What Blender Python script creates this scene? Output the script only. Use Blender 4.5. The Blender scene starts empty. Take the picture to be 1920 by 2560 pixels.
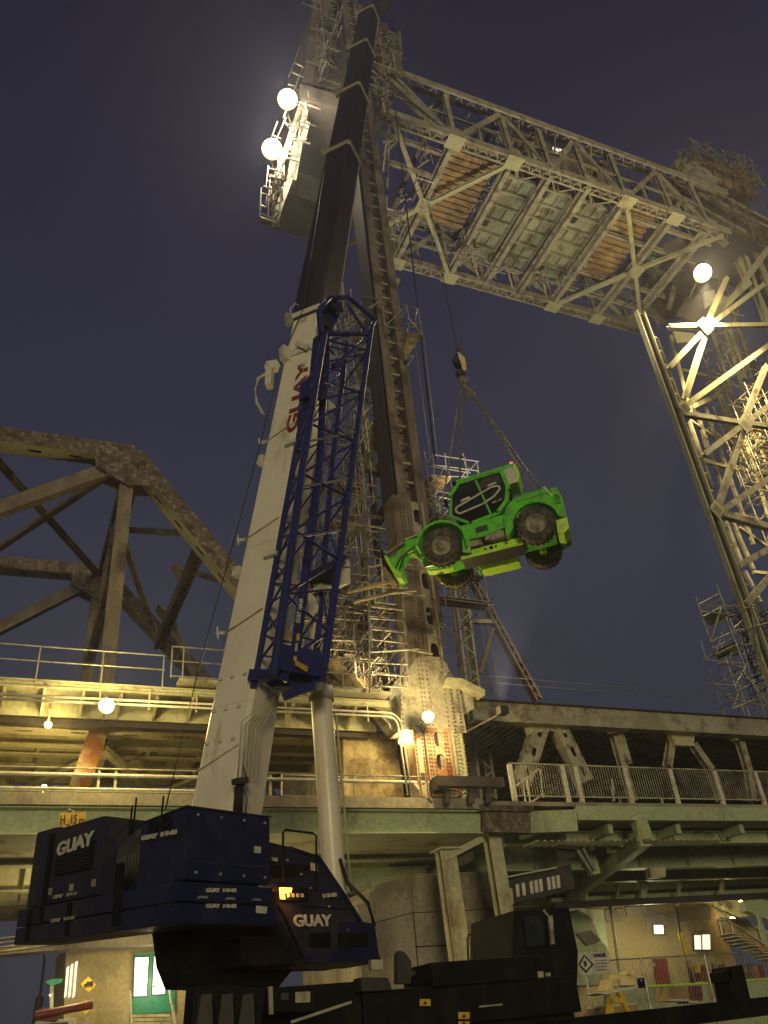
import bpy, bmesh, math, random
from mathutils import Vector, Matrix
random.seed(7)
V = Vector
scene = bpy.context.scene
COL = scene.collection
# ------------------------------------------------------------------ camera
FPX, YAW, PIT, ROL = 2033.0, 25.7063145, 32.66241802, -5.79985257
_y, _p, _r = map(math.radians, (YAW, PIT, ROL))
FW = V((math.sin(_y) * math.cos(_p), math.cos(_y) * math.cos(_p), math.sin(_p)))
_r0 = V((math.cos(_y), -math.sin(_y), 0)); _u0 = _r0.cross(FW)
RT = _r0 * math.cos(_r) + _u0 * math.sin(_r); UP = -_r0 * math.sin(_r) + _u0 * math.cos(_r)
EYE = V((0, 0, 1.7))
cd = bpy.data.cameras.new('camera'); cam = bpy.data.objects.new('camera', cd); COL.objects.link(cam)
cd.sensor_fit = 'VERTICAL'; cd.sensor_height = 36.0; cd.lens = 36.0 * FPX / 2560.0
cd.clip_start = 0.05; cd.clip_end = 6000
m = Matrix.Identity(4)
for i in range(3):
    m[i][0] = RT[i]; m[i][1] = UP[i]; m[i][2] = -FW[i]; m[i][3] = EYE[i]
cam.matrix_world = m
scene.camera = cam
# ------------------------------------------------------------------ world, sun, exposure
w = bpy.data.worlds.new('World'); scene.world = w; w.use_nodes = True
nt = w.node_tree; nt.nodes.clear()
out = nt.nodes.new('ShaderNodeOutputWorld'); bg = nt.nodes.new('ShaderNodeBackground')
tc = nt.nodes.new('ShaderNodeTexCoord'); sp = nt.nodes.new('ShaderNodeSeparateXYZ'); cr = nt.nodes.new('ShaderNodeValToRGB')
nt.links.new(tc.outputs['Generated'], sp.inputs[0]); nt.links.new(sp.outputs['Z'], cr.inputs[0])
e = cr.color_ramp.elements
e[0].position = 0.0; e[0].color = (.030, .031, .042, 1)
e[1].position = 1.0; e[1].color = (.006, .005, .012, 1)
k = e.new(.45); k.color = (.028, .031, .048, 1)
k = e.new(.78); k.color = (.015, .014, .030, 1)
nt.links.new(cr.outputs[0], bg.inputs[0]); bg.inputs[1].default_value = 1.18
nt.links.new(bg.outputs[0], out.inputs[0])
sd = bpy.data.lights.new('sun', 'SUN'); sd.energy = 1.0; sd.angle = math.radians(14); sd.color = (1.0, .85, .46)
sun = bpy.data.objects.new('sun', sd); COL.objects.link(sun)
sun.rotation_euler = V((.30, .95, -.10)).normalized().to_track_quat('-Z', 'Y').to_euler()
vs = scene.view_settings; vs.view_transform = 'Standard'; vs.look = 'None'; vs.exposure = .14; vs.gamma = 1; vs.use_curve_mapping = False

# ------------------------------------------------------------------ picture measurements -> points on real planes
CROP = {'A': (0, 0, 1.1573), 'UL': (0, 0, .57866), 'UR': (960, 0, .57866), 'LL': (0, 1280, .57866), 'LR': (960, 1280, .57866),
        'C1': (600, 0, .3014), 'C2': (900, 150, .3617), 'C3': (1400, 350, .3165), 'C4': (600, 640, .3014), 'C5': (0, 1000, .3858),
        'C6': (500, 1150, .3014), 'C7': (850, 1050, .3918), 'C8': (1500, 1000, .3618), 'C9': (0, 1600, .3858), 'C10': (0, 2000, .3858),
        'C11': (600, 1700, .3858), 'C12': (600, 2050, .3858), 'C13': (1200, 1700, .434), 'C14': (1200, 2160, .434),
        'S': (800, 1000, .339), 'Z': (640, 720, .1929), 'P': (0, 0, 1)}
C1P = V((2.11, 11.6, 0)); AH = V((.9135, .4068, 0)); SH = V((-.4068, .9135, 0))
def P(fr, x, y, X=None, Y=None, Z=None, s=None, a=None):
    o = CROP[fr]; px, py = o[0] + x * o[2], o[1] + y * o[2]
    d = RT * ((px - 960) / FPX) - UP * ((py - 1280) / FPX) + FW
    if X is not None: t = X / d.x
    elif Y is not None: t = Y / d.y
    elif Z is not None: t = (Z - 1.7) / d.z
    else:
        n, k = (SH, s) if s is not None else (AH, a)
        t = (k - (EYE - C1P).dot(n)) / d.dot(n)
    return EYE + d * t
def CL(a, s, z): return C1P + AH * a + SH * s + V((0, 0, z))

# ------------------------------------------------------------------ materials
def material(name, base, rough=.6, metal=0, alt=None, amount=.5, scale=1.2, streak=0, bump=.15, emit=None, est=0, alt2=None, fine=.12, dark_patch=None):
    m = bpy.data.materials.new(name); m.use_nodes = True
    nt = m.node_tree; N = nt.nodes; L = nt.links
    b = N['Principled BSDF']
    b.inputs['Roughness'].default_value = rough; b.inputs['Metallic'].default_value = metal
    if emit:
        b.inputs['Base Color'].default_value = (*base, 1); b.inputs['Emission Color'].default_value = (*emit, 1); b.inputs['Emission Strength'].default_value = est
        return m
    g = N.new('ShaderNodeNewGeometry')
    mp = N.new('ShaderNodeMapping'); L.new(g.outputs['Position'], mp.inputs[0])
    if streak: mp.inputs['Scale'].default_value = (1, 1, 1 / streak)
    n1 = N.new('ShaderNodeTexNoise'); n1.inputs['Scale'].default_value = scale; n1.inputs['Detail'].default_value = 8; n1.inputs['Roughness'].default_value = .68
    L.new(mp.outputs[0], n1.inputs[0])
    r1 = N.new('ShaderNodeValToRGB'); L.new(n1.outputs[0], r1.inputs[0])
    c = .64 - amount * .3
    r1.color_ramp.elements[0].position = c - .05; r1.color_ramp.elements[1].position = c + .09
    mx = N.new('ShaderNodeMixRGB'); L.new(r1.outputs[0], mx.inputs[0])
    mx.inputs[1].default_value = (*base, 1); mx.inputs[2].default_value = (*(alt or [q * .6 for q in base]), 1)
    last = mx
    if alt2:
        n3 = N.new('ShaderNodeTexNoise'); n3.inputs['Scale'].default_value = scale * .45; n3.inputs['Detail'].default_value = 6
        L.new(g.outputs['Position'], n3.inputs[0])
        r3 = N.new('ShaderNodeValToRGB'); L.new(n3.outputs[0], r3.inputs[0]); r3.color_ramp.elements[0].position = .52; r3.color_ramp.elements[1].position = .64
        m3 = N.new('ShaderNodeMixRGB'); L.new(r3.outputs[0], m3.inputs[0]); L.new(last.outputs[0], m3.inputs[1]); m3.inputs[2].default_value = (*alt2, 1); last = m3
    n2 = N.new('ShaderNodeTexNoise'); n2.inputs['Scale'].default_value = 9; n2.inputs['Detail'].default_value = 6
    L.new(g.outputs['Position'], n2.inputs[0])
    hs = N.new('ShaderNodeMixRGB'); hs.blend_type = 'OVERLAY'; hs.inputs[0].default_value = fine * 4 if fine < .25 else 1
    L.new(last.outputs[0], hs.inputs[1]); L.new(n2.outputs[0], hs.inputs[2])
    L.new(hs.outputs[0], b.inputs['Base Color'])
    mr = N.new('ShaderNodeMapRange'); L.new(n1.outputs[0], mr.inputs[0]); mr.inputs[3].default_value = max(.05, rough - .18); mr.inputs[4].default_value = min(1, rough + .18)
    L.new(mr.outputs[0], b.inputs['Roughness'])
    bp = N.new('ShaderNodeBump'); bp.inputs['Strength'].default_value = bump; bp.inputs['Distance'].default_value = .02
    L.new(n2.outputs[0], bp.inputs['Height']); L.new(bp.outputs[0], b.inputs['Normal'])
    return m
M = {}
M['steel'] = material('grey_green_bridge_paint', (.38, .36, .27), .5, 0, (.14, .10, .075), .35, 1.6, alt2=(.28, .26, .20))
M['steel_pale'] = material('pale_bridge_paint', (.46, .45, .29), .5, 0, (.20, .14, .08), .2, .8, streak=3)
M['steel_green'] = material('green_grey_girder_paint', (.40, .45, .28), .5, 0, (.16, .12, .07), .15, .6, streak=2)
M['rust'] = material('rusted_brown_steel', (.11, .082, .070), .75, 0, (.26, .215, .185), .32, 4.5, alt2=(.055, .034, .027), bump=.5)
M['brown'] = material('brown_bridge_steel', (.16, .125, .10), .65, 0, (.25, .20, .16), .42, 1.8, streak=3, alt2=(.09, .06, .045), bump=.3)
M['rust_lit'] = material('peeling_cream_paint_lit', (.48, .40, .26), .6, 0, (.35, .13, .04), .45, 1.8, alt2=(.30, .12, .04), bump=.4)  # pale lit copy of the rust, lamplight partly in its colour
M['dark'] = material('dark_grimy_steel', (.035, .032, .030), .55, 0, (.07, .05, .04), .3, 1.5)
M['black'] = material('black_chassis_paint', (.006, .006, .007), .7, 0, (.016, .014, .012), .3, 3)
M['boomdark'] = material('dark_boom_section_paint', (.026, .019, .026), .42, 0, (.045, .034, .038), .4, .7, streak=8)
M['white'] = material('white_crane_paint', (.80, .73, .60), .36, 0, (.46, .34, .22), .19, 1.6, streak=8, alt2=(.74, .66, .53), bump=.04, fine=.05)
M['whiteclean'] = material('off_white_paint', (.62, .60, .50), .4, 0, (.45, .42, .33), .3, 1.2, bump=.05)
M['jibblue'] = material('gloss_blue_jib_paint', (.020, .026, .16), .28, 0, (.02, .022, .08), .35, 2.2, bump=.08)
M['blue'] = material('navy_blue_crane_paint', (.007, .011, .048), .33, 0, (.02, .022, .06), .35, 2.2, bump=.08)
M['bluedark'] = material('dusty_dark_navy_paint', (.020, .021, .045), .5, 0, (.04, .036, .045), .4, 1.4, bump=.08)
M['galv'] = material('galvanised_tube', (.42, .41, .38), .38, .55, (.26, .23, .20), .4, 3, bump=.1)
M['scaf'] = material('scaffold_tube', (.50, .46, .37), .4, .35, (.18, .14, .11), .45, 2.2, bump=.2)
M['concrete'] = material('weathered_concrete', (.30, .27, .21), .85, 0, (.17, .145, .11), .4, .8, streak=2, alt2=(.36, .31, .22), bump=.5)
M['stucco'] = material('patchy_plastered_concrete', (.36, .28, .15), .9, 0, (.20, .14, .075), .5, 2.6, alt2=(.50, .40, .22), bump=.9)
M['cwt'] = material('stained_concrete_counterweight', (.20, .175, .15), .85, 0, (.13, .105, .09), .4, .35, streak=3, bump=.3)
M['cwt2'] = material('pale_concrete_band', (.33, .30, .23), .85, 0, (.24, .21, .17), .3, .6, bump=.3)
M['deckplate'] = material('grey_green_deck_plate', (.36, .365, .26), .55, 0, (.15, .13, .09), .3, .8, alt2=(.20, .20, .14))
M['wood'] = material('orange_brown_formwork', (.36, .24, .115), .75, 0, (.20, .125, .06), .45, 1.6, alt2=(.48, .36, .17), bump=.4)
M['plank'] = material('scaffold_plank', (.38, .29, .17), .8, 0, (.22, .16, .10), .4, 2)
M['green'] = material('bright_green_machine_paint', (.13, .62, .04), .24, 0, (.10, .34, .05), .38, 3.0, bump=.05, alt2=(.15, .47, .07))
M['lime_lit'] = material('lit_lime_green', (.50, .90, .05), .4, 0, (.50, .50, .18), .25, 3.5, bump=.1)  # lit copy of the machine green: light from below in its colour
M['tyre'] = material('muddy_rubber', (.045, .042, .036), .9, 0, (.13, .115, .09), .4, 5, bump=.8)
M['hub'] = material('dusty_hub', (.34, .31, .23), .75, 0, (.14, .12, .09), .4, 4)
M['glass'] = material('dark_cab_glass', (.012, .016, .016), .12, 0, (.02, .03, .025), .4, 2, bump=0)
M['decal'] = material('pale_decal', (.55, .54, .48), .5, 0, (.4, .4, .35), .3, 4)
M['letter'] = material('white_lettering', (.62, .60, .54), .45, 0, (.5, .47, .42), .3, 3, bump=0)
M['redletter'] = material('dark_red_lettering', (.22, .025, .02), .5, 0, (.17, .03, .025), .3, 3, bump=0)
M['yellow'] = material('yellow_paint', (.72, .50, .03), .5, 0, (.55, .36, .04), .3, 3, bump=.05)
M['signyellow'] = material('yellow_sign_face', (.62, .40, .02), .5, 0, (.5, .3, .03), .3, 3, bump=0)
M['signblack'] = material('black_sign_print', (.02, .018, .015), .6, bump=0)
M['red'] = material('red_paint', (.16, .022, .02), .5, 0, (.2, .03, .03), .3, 3)
M['ground'] = material('asphalt_ground', (.05, .048, .044), .9, 0, (.08, .075, .065), .4, .8, bump=.4)
M['grass'] = material('dark_grass_bank', (.05, .075, .025), .95, 0, (.08, .09, .04), .4, 1.2, bump=.6)
M['wall'] = material('ochre_rendered_wall', (.42, .34, .17), .85, 0, (.30, .24, .13), .35, .7, alt2=(.36, .29, .15), bump=.3)
M['door'] = material('green_painted_door', (.02, .22, .12), .45, 0, (.02, .17, .10), .3, 3)
M['lens'] = material('lit_floodlight_lens', (1, 1, 1), .5, emit=(1, .80, .42), est=7)
M['lens2'] = material('lit_sodium_lens', (1, 1, 1), .5, emit=(1, .74, .24), est=4.2)
M['halo_ring'] = material('lamp_halo_glow', (1, .9, .6), .3, emit=(1, .70, .26), est=1.3)
M['litwin'] = material('lit_window_pane', (.8, .8, .7), .5, emit=(1, .88, .62), est=2.2)
M['litwin2'] = material('dim_lit_window', (.8, .8, .7), .5, emit=(1, .92, .72), est=1.0)
M['orange'] = material('lit_orange_lens', (1, .4, .1), .5, emit=(1, .30, .03), est=7)
M['redlens'] = material('red_beacon_lens', (.9, .1, .05), .4, emit=(1, .10, .04), est=1.6)
M['rope'] = material('steel_wire_rope', (.10, .09, .08), .5, .5, bump=0)
M['chain'] = material('grey_chain_sling', (.26, .24, .21), .5, .4, bump=0)
M['hookcream'] = material('cream_hook_plate', (.75, .62, .30), .5, 0, (.6, .4, .2), .3, 3)
M['hose'] = material('black_hose', (.015, .014, .013), .5, bump=0)

M['black'].node_tree.nodes['Principled BSDF'].inputs['Specular IOR Level'].default_value = .15
M['bluedark'].node_tree.nodes['Principled BSDF'].inputs['Specular IOR Level'].default_value = .3
# ------------------------------------------------------------------ builders
W = {}
def link(o, parent=None, mat=Matrix.Identity(4)):
    COL.objects.link(o)
    if parent is not None:
        o.parent = parent; o.matrix_parent_inverse = W[parent].inverted()
    o.matrix_basis = mat
    W[o] = mat.copy()
    return o
def thing(name, loc, label, cat, group=None):
    o = bpy.data.objects.new(name, None); link(o, None, Matrix.Translation(loc))
    o.empty_display_size = .2; o['label'] = label; o['category'] = cat
    if group: o['group'] = group
    return o
def tag(o, label=None, cat=None, group=None, kind=None):
    if label: o['label'] = label
    if cat: o['category'] = cat
    if group: o['group'] = group
    if kind: o['kind'] = kind
    return o
_sec = {}
def section(shape):
    n = 8
    if shape == 'box': return [(-.5, -.5), (.5, -.5), (.5, .5), (-.5, .5)]
    if shape == 'tube': return [(.5 * math.cos(2 * math.pi * i / n), .5 * math.sin(2 * math.pi * i / n)) for i in range(n)]
    if shape == 'ibeam':
        t, q = .38, .07
        return [(-.5, -.5), (.5, -.5), (.5, -t), (q, -t), (q, t), (.5, t), (.5, .5), (-.5, .5), (-.5, t), (-q, t), (-q, -t), (-.5, -t)]
    if shape == 'channel':
        return [(-.5, -.5), (.5, -.5), (.5, .5), (-.5, .5), (-.5, .36), (.34, .36), (.34, -.36), (-.5, -.36)]
    if shape == 'angle':
        return [(-.5, -.5), (.5, -.5), (.5, -.36), (-.36, -.36), (-.36, .5), (-.5, .5)]
def unit(shape, mat):
    k = (shape, mat)
    if k in _sec: return _sec[k]
    s = section(shape); n = len(s)
    vs_ = [(0, y, z) for y, z in s] + [(1, y, z) for y, z in s]
    fs = [[i, i + n, (i + 1) % n + n, (i + 1) % n] for i in range(n)] + [list(range(n)), list(range(2 * n - 1, n - 1, -1))]
    me = bpy.data.meshes.new('bar_' + shape); me.from_pydata(vs_, [], fs)
    bm = bmesh.new(); bm.from_mesh(me); bmesh.ops.recalc_face_normals(bm, faces=bm.faces)
    if shape == 'box':
        pass
    bm.to_mesh(me); bm.free()
    if shape == 'tube':
        for p in me.polygons: p.use_smooth = len(p.vertices) == 4
    me.materials.append(M[mat]); _sec[k] = me
    return me
def frame(a, b, up):
    x = (b - a); L = x.length; x = x / max(L, 1e-6)
    u = V(up)
    if abs(x.dot(u)) > .995: u = V((0, 1, 0)) if abs(x.y) < .9 else V((1, 0, 0))
    y = u.cross(x).normalized(); z = x.cross(y)
    return x, y, z, L
def bar(parent, name, a, b, w, h, mat, shape='box', up=(0, 0, 1)):
    a, b = V(a), V(b); x, y, z, L = frame(a, b, up)
    m = Matrix(((x.x * L, y.x * w, z.x * h, a.x), (x.y * L, y.y * w, z.y * h, a.y), (x.z * L, y.z * w, z.z * h, a.z), (0, 0, 0, 1)))
    o = bpy.data.objects.new(name, unit(shape, mat))
    return link(o, parent, m)
def pbar(parent, name, fr, c, w, h, mat, Y, Y2=None, shape='box', up=(0, 0, 1), **kw):
    a = P(fr, c[0], c[1], Y=Y); b = P(fr, c[2], c[3], Y=Y if Y2 is None else Y2)
    return bar(parent, name, a, b, w, h, mat, shape, up)
def mesh(name, verts, faces, mat, parent=None, smooth=False, bevel=0):
    vs_ = [V(v) for v in verts]; c = sum(vs_, V()) / len(vs_)
    me = bpy.data.meshes.new(name); me.from_pydata([v - c for v in vs_], [], faces)
    bm = bmesh.new(); bm.from_mesh(me); bmesh.ops.recalc_face_normals(bm, faces=bm.faces)
    if bevel: bmesh.ops.bevel(bm, geom=list(bm.edges), offset=bevel, segments=2, affect='EDGES', profile=.7, clamp_overlap=True)
    bm.to_mesh(me); bm.free()
    if smooth:
        for p in me.polygons: p.use_smooth = True
    for mm in (mat if isinstance(mat, (list, tuple)) else [mat]): me.materials.append(M[mm])
    o = bpy.data.objects.new(name, me)
    return link(o, parent, Matrix.Translation(c))
def prism(parent, name, pts, ext, mat, bevel=0):
    pts = [V(p) for p in pts]; ext = V(ext); n = len(pts)
    fs = [list(range(n)), list(range(2 * n - 1, n - 1, -1))] + [[i, (i + 1) % n, (i + 1) % n + n, i + n] for i in range(n)]
    return mesh(name, pts + [p + ext for p in pts], fs, mat, parent, bevel=bevel)
def box(parent, name, lo, hi, mat, bevel=0, fn=None):
    (x0, y0, z0), (x1, y1, z1) = lo, hi
    pts = [(x0, y0, z0), (x1, y0, z0), (x1, y1, z0), (x0, y1, z0)]
    q = [(x, y, z1) for x, y, _ in pts]
    pts = pts + q
    if fn: pts = [fn(*p) for p in pts]
    return mesh(name, pts, [[0, 3, 2, 1], [4, 5, 6, 7], [0, 1, 5, 4], [1, 2, 6, 5], [2, 3, 7, 6], [3, 0, 4, 7]], mat, parent, bevel=bevel)
def sweep(name, path, r, mat, parent=None, n=6):
    path = [V(p) for p in path]; vs_, fs = [], []
    for i, p in enumerate(path):
        d = (path[min(i + 1, len(path) - 1)] - path[max(i - 1, 0)]).normalized()
        u = V((0, 0, 1)) if abs(d.z) < .9 else V((0, 1, 0))
        a = d.cross(u).normalized(); b = d.cross(a)
        for k in range(n): t = 2 * math.pi * k / n; vs_.append(p + a * (r * math.cos(t)) + b * (r * math.sin(t)))
    for i in range(len(path) - 1):
        for k in range(n): fs.append([i * n + k, i * n + (k + 1) % n, (i + 1) * n + (k + 1) % n, (i + 1) * n + k])
    fs.append(list(range(n))); fs.append([(len(path) - 1) * n + k for k in range(n)])
    return mesh(name, vs_, fs, mat, parent, smooth=True)
class Acc:
    """collects many small bars into one mesh (fine lacing, rivets)"""
    def __init__(s): s.v = []; s.f = []
    def bar(s, a, b, w, h, up=(0, 0, 1)):
        a, b = V(a), V(b); x, y, z, L = frame(a, b, up); k = len(s.v)
        for p in (a, b):
            for q, r in ((-.5, -.5), (.5, -.5), (.5, .5), (-.5, .5)): s.v.append(p + y * (q * w) + z * (r * h))
        s.f += [[k, k + 1, k + 5, k + 4], [k + 1, k + 2, k + 6, k + 5], [k + 2, k + 3, k + 7, k + 6], [k + 3, k, k + 4, k + 7], [k, k + 3, k + 2, k + 1], [k + 4, k + 5, k + 6, k + 7]]
    def build(s, name, mat, parent, kind='stuff'):
        o = mesh(name, s.v, s.f, mat, parent)
        if kind: o['kind'] = kind
        return o
def laced(parent, name, a, b, w, h, mat, up=(0, 0, 1), pitch=.5, faces=(1,), t=.045, lmat=None):
    """built-up chord: two side plates joined by zigzag lacing; w = across, h = depth of the side plates"""
    a, b = V(a), V(b); x, y, z, L = frame(a, b, up)
    A = Acc()
    for sg in (-1, 1): A.bar(a + y * (sg * (w / 2 - t / 2)), b + y * (sg * (w / 2 - t / 2)), t, h, up)
    for sg in (-1, 1):
        for zz in (-1, 1): A.bar(a + y * (sg * (w / 2 - .06)) + z * (zz * (h / 2 + .012)), b + y * (sg * (w / 2 - .06)) + z * (zz * (h / 2 + .012)), .14, .02, up)
    o = A.build(name, mat, parent, None)
    Lc = Acc(); n = max(2, int(L / pitch)); 
    for f in faces:
        for i in range(n):
            p = a + x * (L * i / n); q = a + x * (L * (i + 1) / n); s = 1 if i % 2 else -1
            Lc.bar(p + y * (s * (w / 2 - .05)) - z * (f * (h / 2 + .03)), q - y * (s * (w / 2 - .05)) - z * (f * (h / 2 + .03)), .07, .015, tuple(z))
    Lc.build('lacing', lmat or mat, o)
    return o
def holed(parent, name, a, b, w, h, mat, up=(0, 0, 1), pitch=1.3, hole=(.32, .12), sides='-z', mat2=None):
    """box member with one perforated cover plate (oval hand holes)"""
    a, b = V(a), V(b); x, y, z, L = frame(a, b, up)
    vs_, fs, mi = [], [], []
    def q(*p):
        k = len(vs_); vs_.extend(p); fs.append([k, k + 1, k + 2, k + 3]); mi.append(0)
    def c(p, sy, sz): return p + y * (sy * w / 2) + z * (sz * h / 2)
    q(c(a, -1, 1), c(b, -1, 1), c(b, 1, 1), c(a, 1, 1))
    q(c(a, -1, -1), c(b, -1, -1), c(b, -1, 1), c(a, -1, 1)); q(c(a, 1, -1), c(b, 1, -1), c(b, 1, 1), c(a, 1, 1))
    q(c(a, -1, -1), c(a, 1, -1), c(a, 1, 1), c(a, -1, 1)); q(c(b, -1, -1), c(b, 1, -1), c(b, 1, 1), c(b, -1, 1))
    n = max(1, int(L / pitch)); cell = L / n
    NP = 16
    for i in range(n):
        o = a + x * (cell * (i + .5)) - z * (h / 2 + .004)
        k0 = len(vs_); inner, outer = [], []
        for j in range(NP):
            t = 2 * math.pi * j / NP + 1e-4; cx, sy = math.cos(t), math.sin(t)
            inner.append(o + x * (hole[0] * math.copysign(abs(cx) ** .7, cx)) + y * (hole[1] * math.copysign(abs(sy) ** .7, sy)))
            s = 1 / max(abs(cx), abs(sy)); outer.append(o + x * (cell / 2 * cx * s) + y * (w / 2 * sy * s))
        vs_.extend(inner + outer)
        for j in range(NP):
            j2 = (j + 1) % NP; fs.append([k0 + j, k0 + j2, k0 + NP + j2, k0 + NP + j]); mi.append(1)
        # rim of the hole gives the plate a thickness
        k1 = len(vs_); vs_.extend([p + z * .05 for p in inner])
        for j in range(NP): j2 = (j + 1) % NP; fs.append([k0 + j, k0 + j2, k1 + j2, k1 + j]); mi.append(0)
    cc = sum(vs_, V()) / len(vs_)
    me = bpy.data.meshes.new(name); me.from_pydata([v - cc for v in vs_], [], fs)
    me.materials.append(M[mat]); me.materials.append(M[mat2 or mat])
    for p, k in zip(me.polygons, mi): p.material_index = k
    return link(bpy.data.objects.new(name, me), parent, Matrix.Translation(cc))
def plate(parent, name, fr, pts, t, mat, Y=None, s=None, Z=None, ext=None, bevel=0):
    pp = [P(fr, x, y, Y=Y, s=s, Z=Z) for x, y in pts]
    if ext is None: ext = V((0, t, 0)) if Y is not None else (SH * t if s is not None else V((0, 0, t)))
    return prism(parent, name, pp, ext, mat, bevel)
def text(parent, name, body, origin, xdir, updir, size, mat, extrude=.008, bold=.02, width=None):
    cu = bpy.data.curves.new(name, 'FONT'); cu.body = body; cu.size = 1; cu.extrude = extrude / size; cu.offset = bold
    cu.align_x = 'LEFT'
    tmp = bpy.data.objects.new('tmp', cu); COL.objects.link(tmp)
    bpy.context.view_layer.update()
    dg = bpy.context.evaluated_depsgraph_get(); me = bpy.data.meshes.new_from_object(tmp.evaluated_get(dg))
    bpy.data.objects.remove(tmp); bpy.data.curves.remove(cu)
    xs = [v.co.x for v in me.vertices]; ys = [v.co.y for v in me.vertices]
    sx = width / (max(xs) - min(xs)) if width else size; sy = size / (max(ys) - min(ys))
    x0, y0 = min(xs), min(ys)
    for v in me.vertices: v.co.x = (v.co.x - x0) * sx; v.co.y = (v.co.y - y0) * sy; v.co.z *= size
    x = V(xdir).normalized(); u = V(updir); z = x.cross(u).normalized(); y = z.cross(x)
    m = Matrix(((x.x, y.x, z.x, origin[0]), (x.y, y.y, z.y, origin[1]), (x.z, y.z, z.z, origin[2]), (0, 0, 0, 1)))
    me.materials.clear(); me.materials.append(M[mat])
    return link(bpy.data.objects.new(name, me), parent, m)
def lathe(name, prof, mat, parent, mtx, n=24, smooth=True, tread=0):
    """prof: (radius, axial) list, spun about local Y of mtx"""
    vs_, fs = [], []
    for i in range(n):
        t = 2 * math.pi * i / n
        for j, (r, h) in enumerate(prof): vs_.append(V((r * math.cos(t), h, r * math.sin(t))))
    k = len(prof)
    for i in range(n):
        for j in range(k - 1): i2 = (i + 1) % n; fs.append([i * k + j, i * k + j + 1, i2 * k + j + 1, i2 * k + j])
    me = bpy.data.meshes.new(name); me.from_pydata(vs_, [], fs)
    bm = bmesh.new(); bm.from_mesh(me); bmesh.ops.remove_doubles(bm, verts=bm.verts, dist=1e-5); bmesh.ops.recalc_face_normals(bm, faces=bm.faces); bm.to_mesh(me); bm.free()
    me.materials.append(M[mat])
    if smooth:
        for p in me.polygons: p.use_smooth = True
    return link(bpy.data.objects.new(name, me), parent, mtx)
def light(parent, loc, energy, color, radius=.2, kind='POINT', aim=None, spot=120):
    d = bpy.data.lights.new('lamp_light', kind); d.energy = energy; d.color = color; d.shadow_soft_size = radius
    if kind == 'SPOT': d.spot_size = math.radians(spot); d.spot_blend = .6
    o = bpy.data.objects.new('lamp_light', d)
    mt = Matrix.Translation(loc)
    if aim is not None: mt = mt @ (V(aim)).normalized().to_track_quat('-Z', 'Y').to_matrix().to_4x4()
    return link(o, parent, mt)
def interp(a, b, t): return V(a) * (1 - t) + V(b) * t

# ------------------------------------------------------------------ the setting
g = bpy.data.meshes.new('ground'); g.from_pydata([(-900, -900, 0), (900, -900, 0), (900, 900, 0), (-900, 900, 0)], [], [[0, 1, 2, 3]]); g.materials.append(M['ground'])
tag(link(bpy.data.objects.new('ground', g)), kind='structure')
YN, YF = 27.0, 37.5      # planes of the near and far trusses
# bank under the bridge, retaining wall, night background
bank = box(None, 'embankment', (-60, 41, -.5), (90, 140, 2.2), 'grass'); tag(bank, kind='structure')

# ------------------------------------------------------------------ approach truss bridge (left)
T = thing('truss_bridge', (2, YN, 10.8), 'rusty brown steel truss bridge with perforated box chords on the left', 'truss bridge')
for Yp, zt, nm in ((YN, 21.65, 'near'), (YF, 22.05, 'far')):
    J = V((2.3, Yp, zt)); E_ = V((10.9 if Yp == YN else 13.0, Yp, 11.2))
    holed(T, 'top_chord', J, (-9, Yp, zt - .35), .75, .62, 'rust', pitch=1.35, hole=(.24, .075), mat2='steel_pale')  # pale undersides of chords and end posts paint in lamplight from below
    holed(T, 'end_post', J, E_, .75, .62, 'rust', pitch=1.35, hole=(.26, .08), mat2='steel_pale')
    bar(T, 'vertical_post', (2.15, Yp, zt - .3), (2.15, Yp, 10.9), .44, .5, 'brown', 'channel', up=(-1, 0, 0))
    holed(T, 'bottom_chord', (-9, Yp, 10.86), (10.4, Yp, 10.86), .7, .55, 'rust' if Yp == YF else 'steel_pale', pitch=1.5, hole=(.26, .07), mat2='steel_pale')
    bar(T, 'diagonal', J + V((-.3, 0, -.4)), (-6.6, Yp, 15.3 if Yp == YN else 15.0), .42, .5, 'brown')
    # gusset plates with rivets
    for yy in (-.40, .37):
        gp = prism(T, 'gusset_plate', [J + V((-1.5, yy, .1)), J + V((.35, yy, .1)), J + V((1.1, yy, -.75)), J + V((.75, yy, -1.45)), J + V((-.1, yy, -1.6)), J + V((-1.35, yy, -.95))], (0, .03, 0), 'rust')
        A = Acc()
        for i in range(9):
            for j in range(6):
                p = J + V((-1.25 + i * .24, yy - (.012 if yy < 0 else -.045), -.1 - j * .2))
                if p.z > J.z - 1.3 and p.x < J.x + .65 - j * .05: A.bar(p, p + V((0, -.018 if yy < 0 else .018, 0)), .045, .045)
        A.build('rivets', 'rust', gp)
    for yy in (-.38, .35):
        prism(T, 'gusset_plate', [(.9, Yp + yy, 11.2), (1.3, Yp + yy, 11.65), (3.0, Yp + yy, 11.65), (3.5, Yp + yy, 11.2), (3.2, Yp + yy, 10.55), (1.2, Yp + yy, 10.55)], (0, .03, 0), 'steel_pale')
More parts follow.
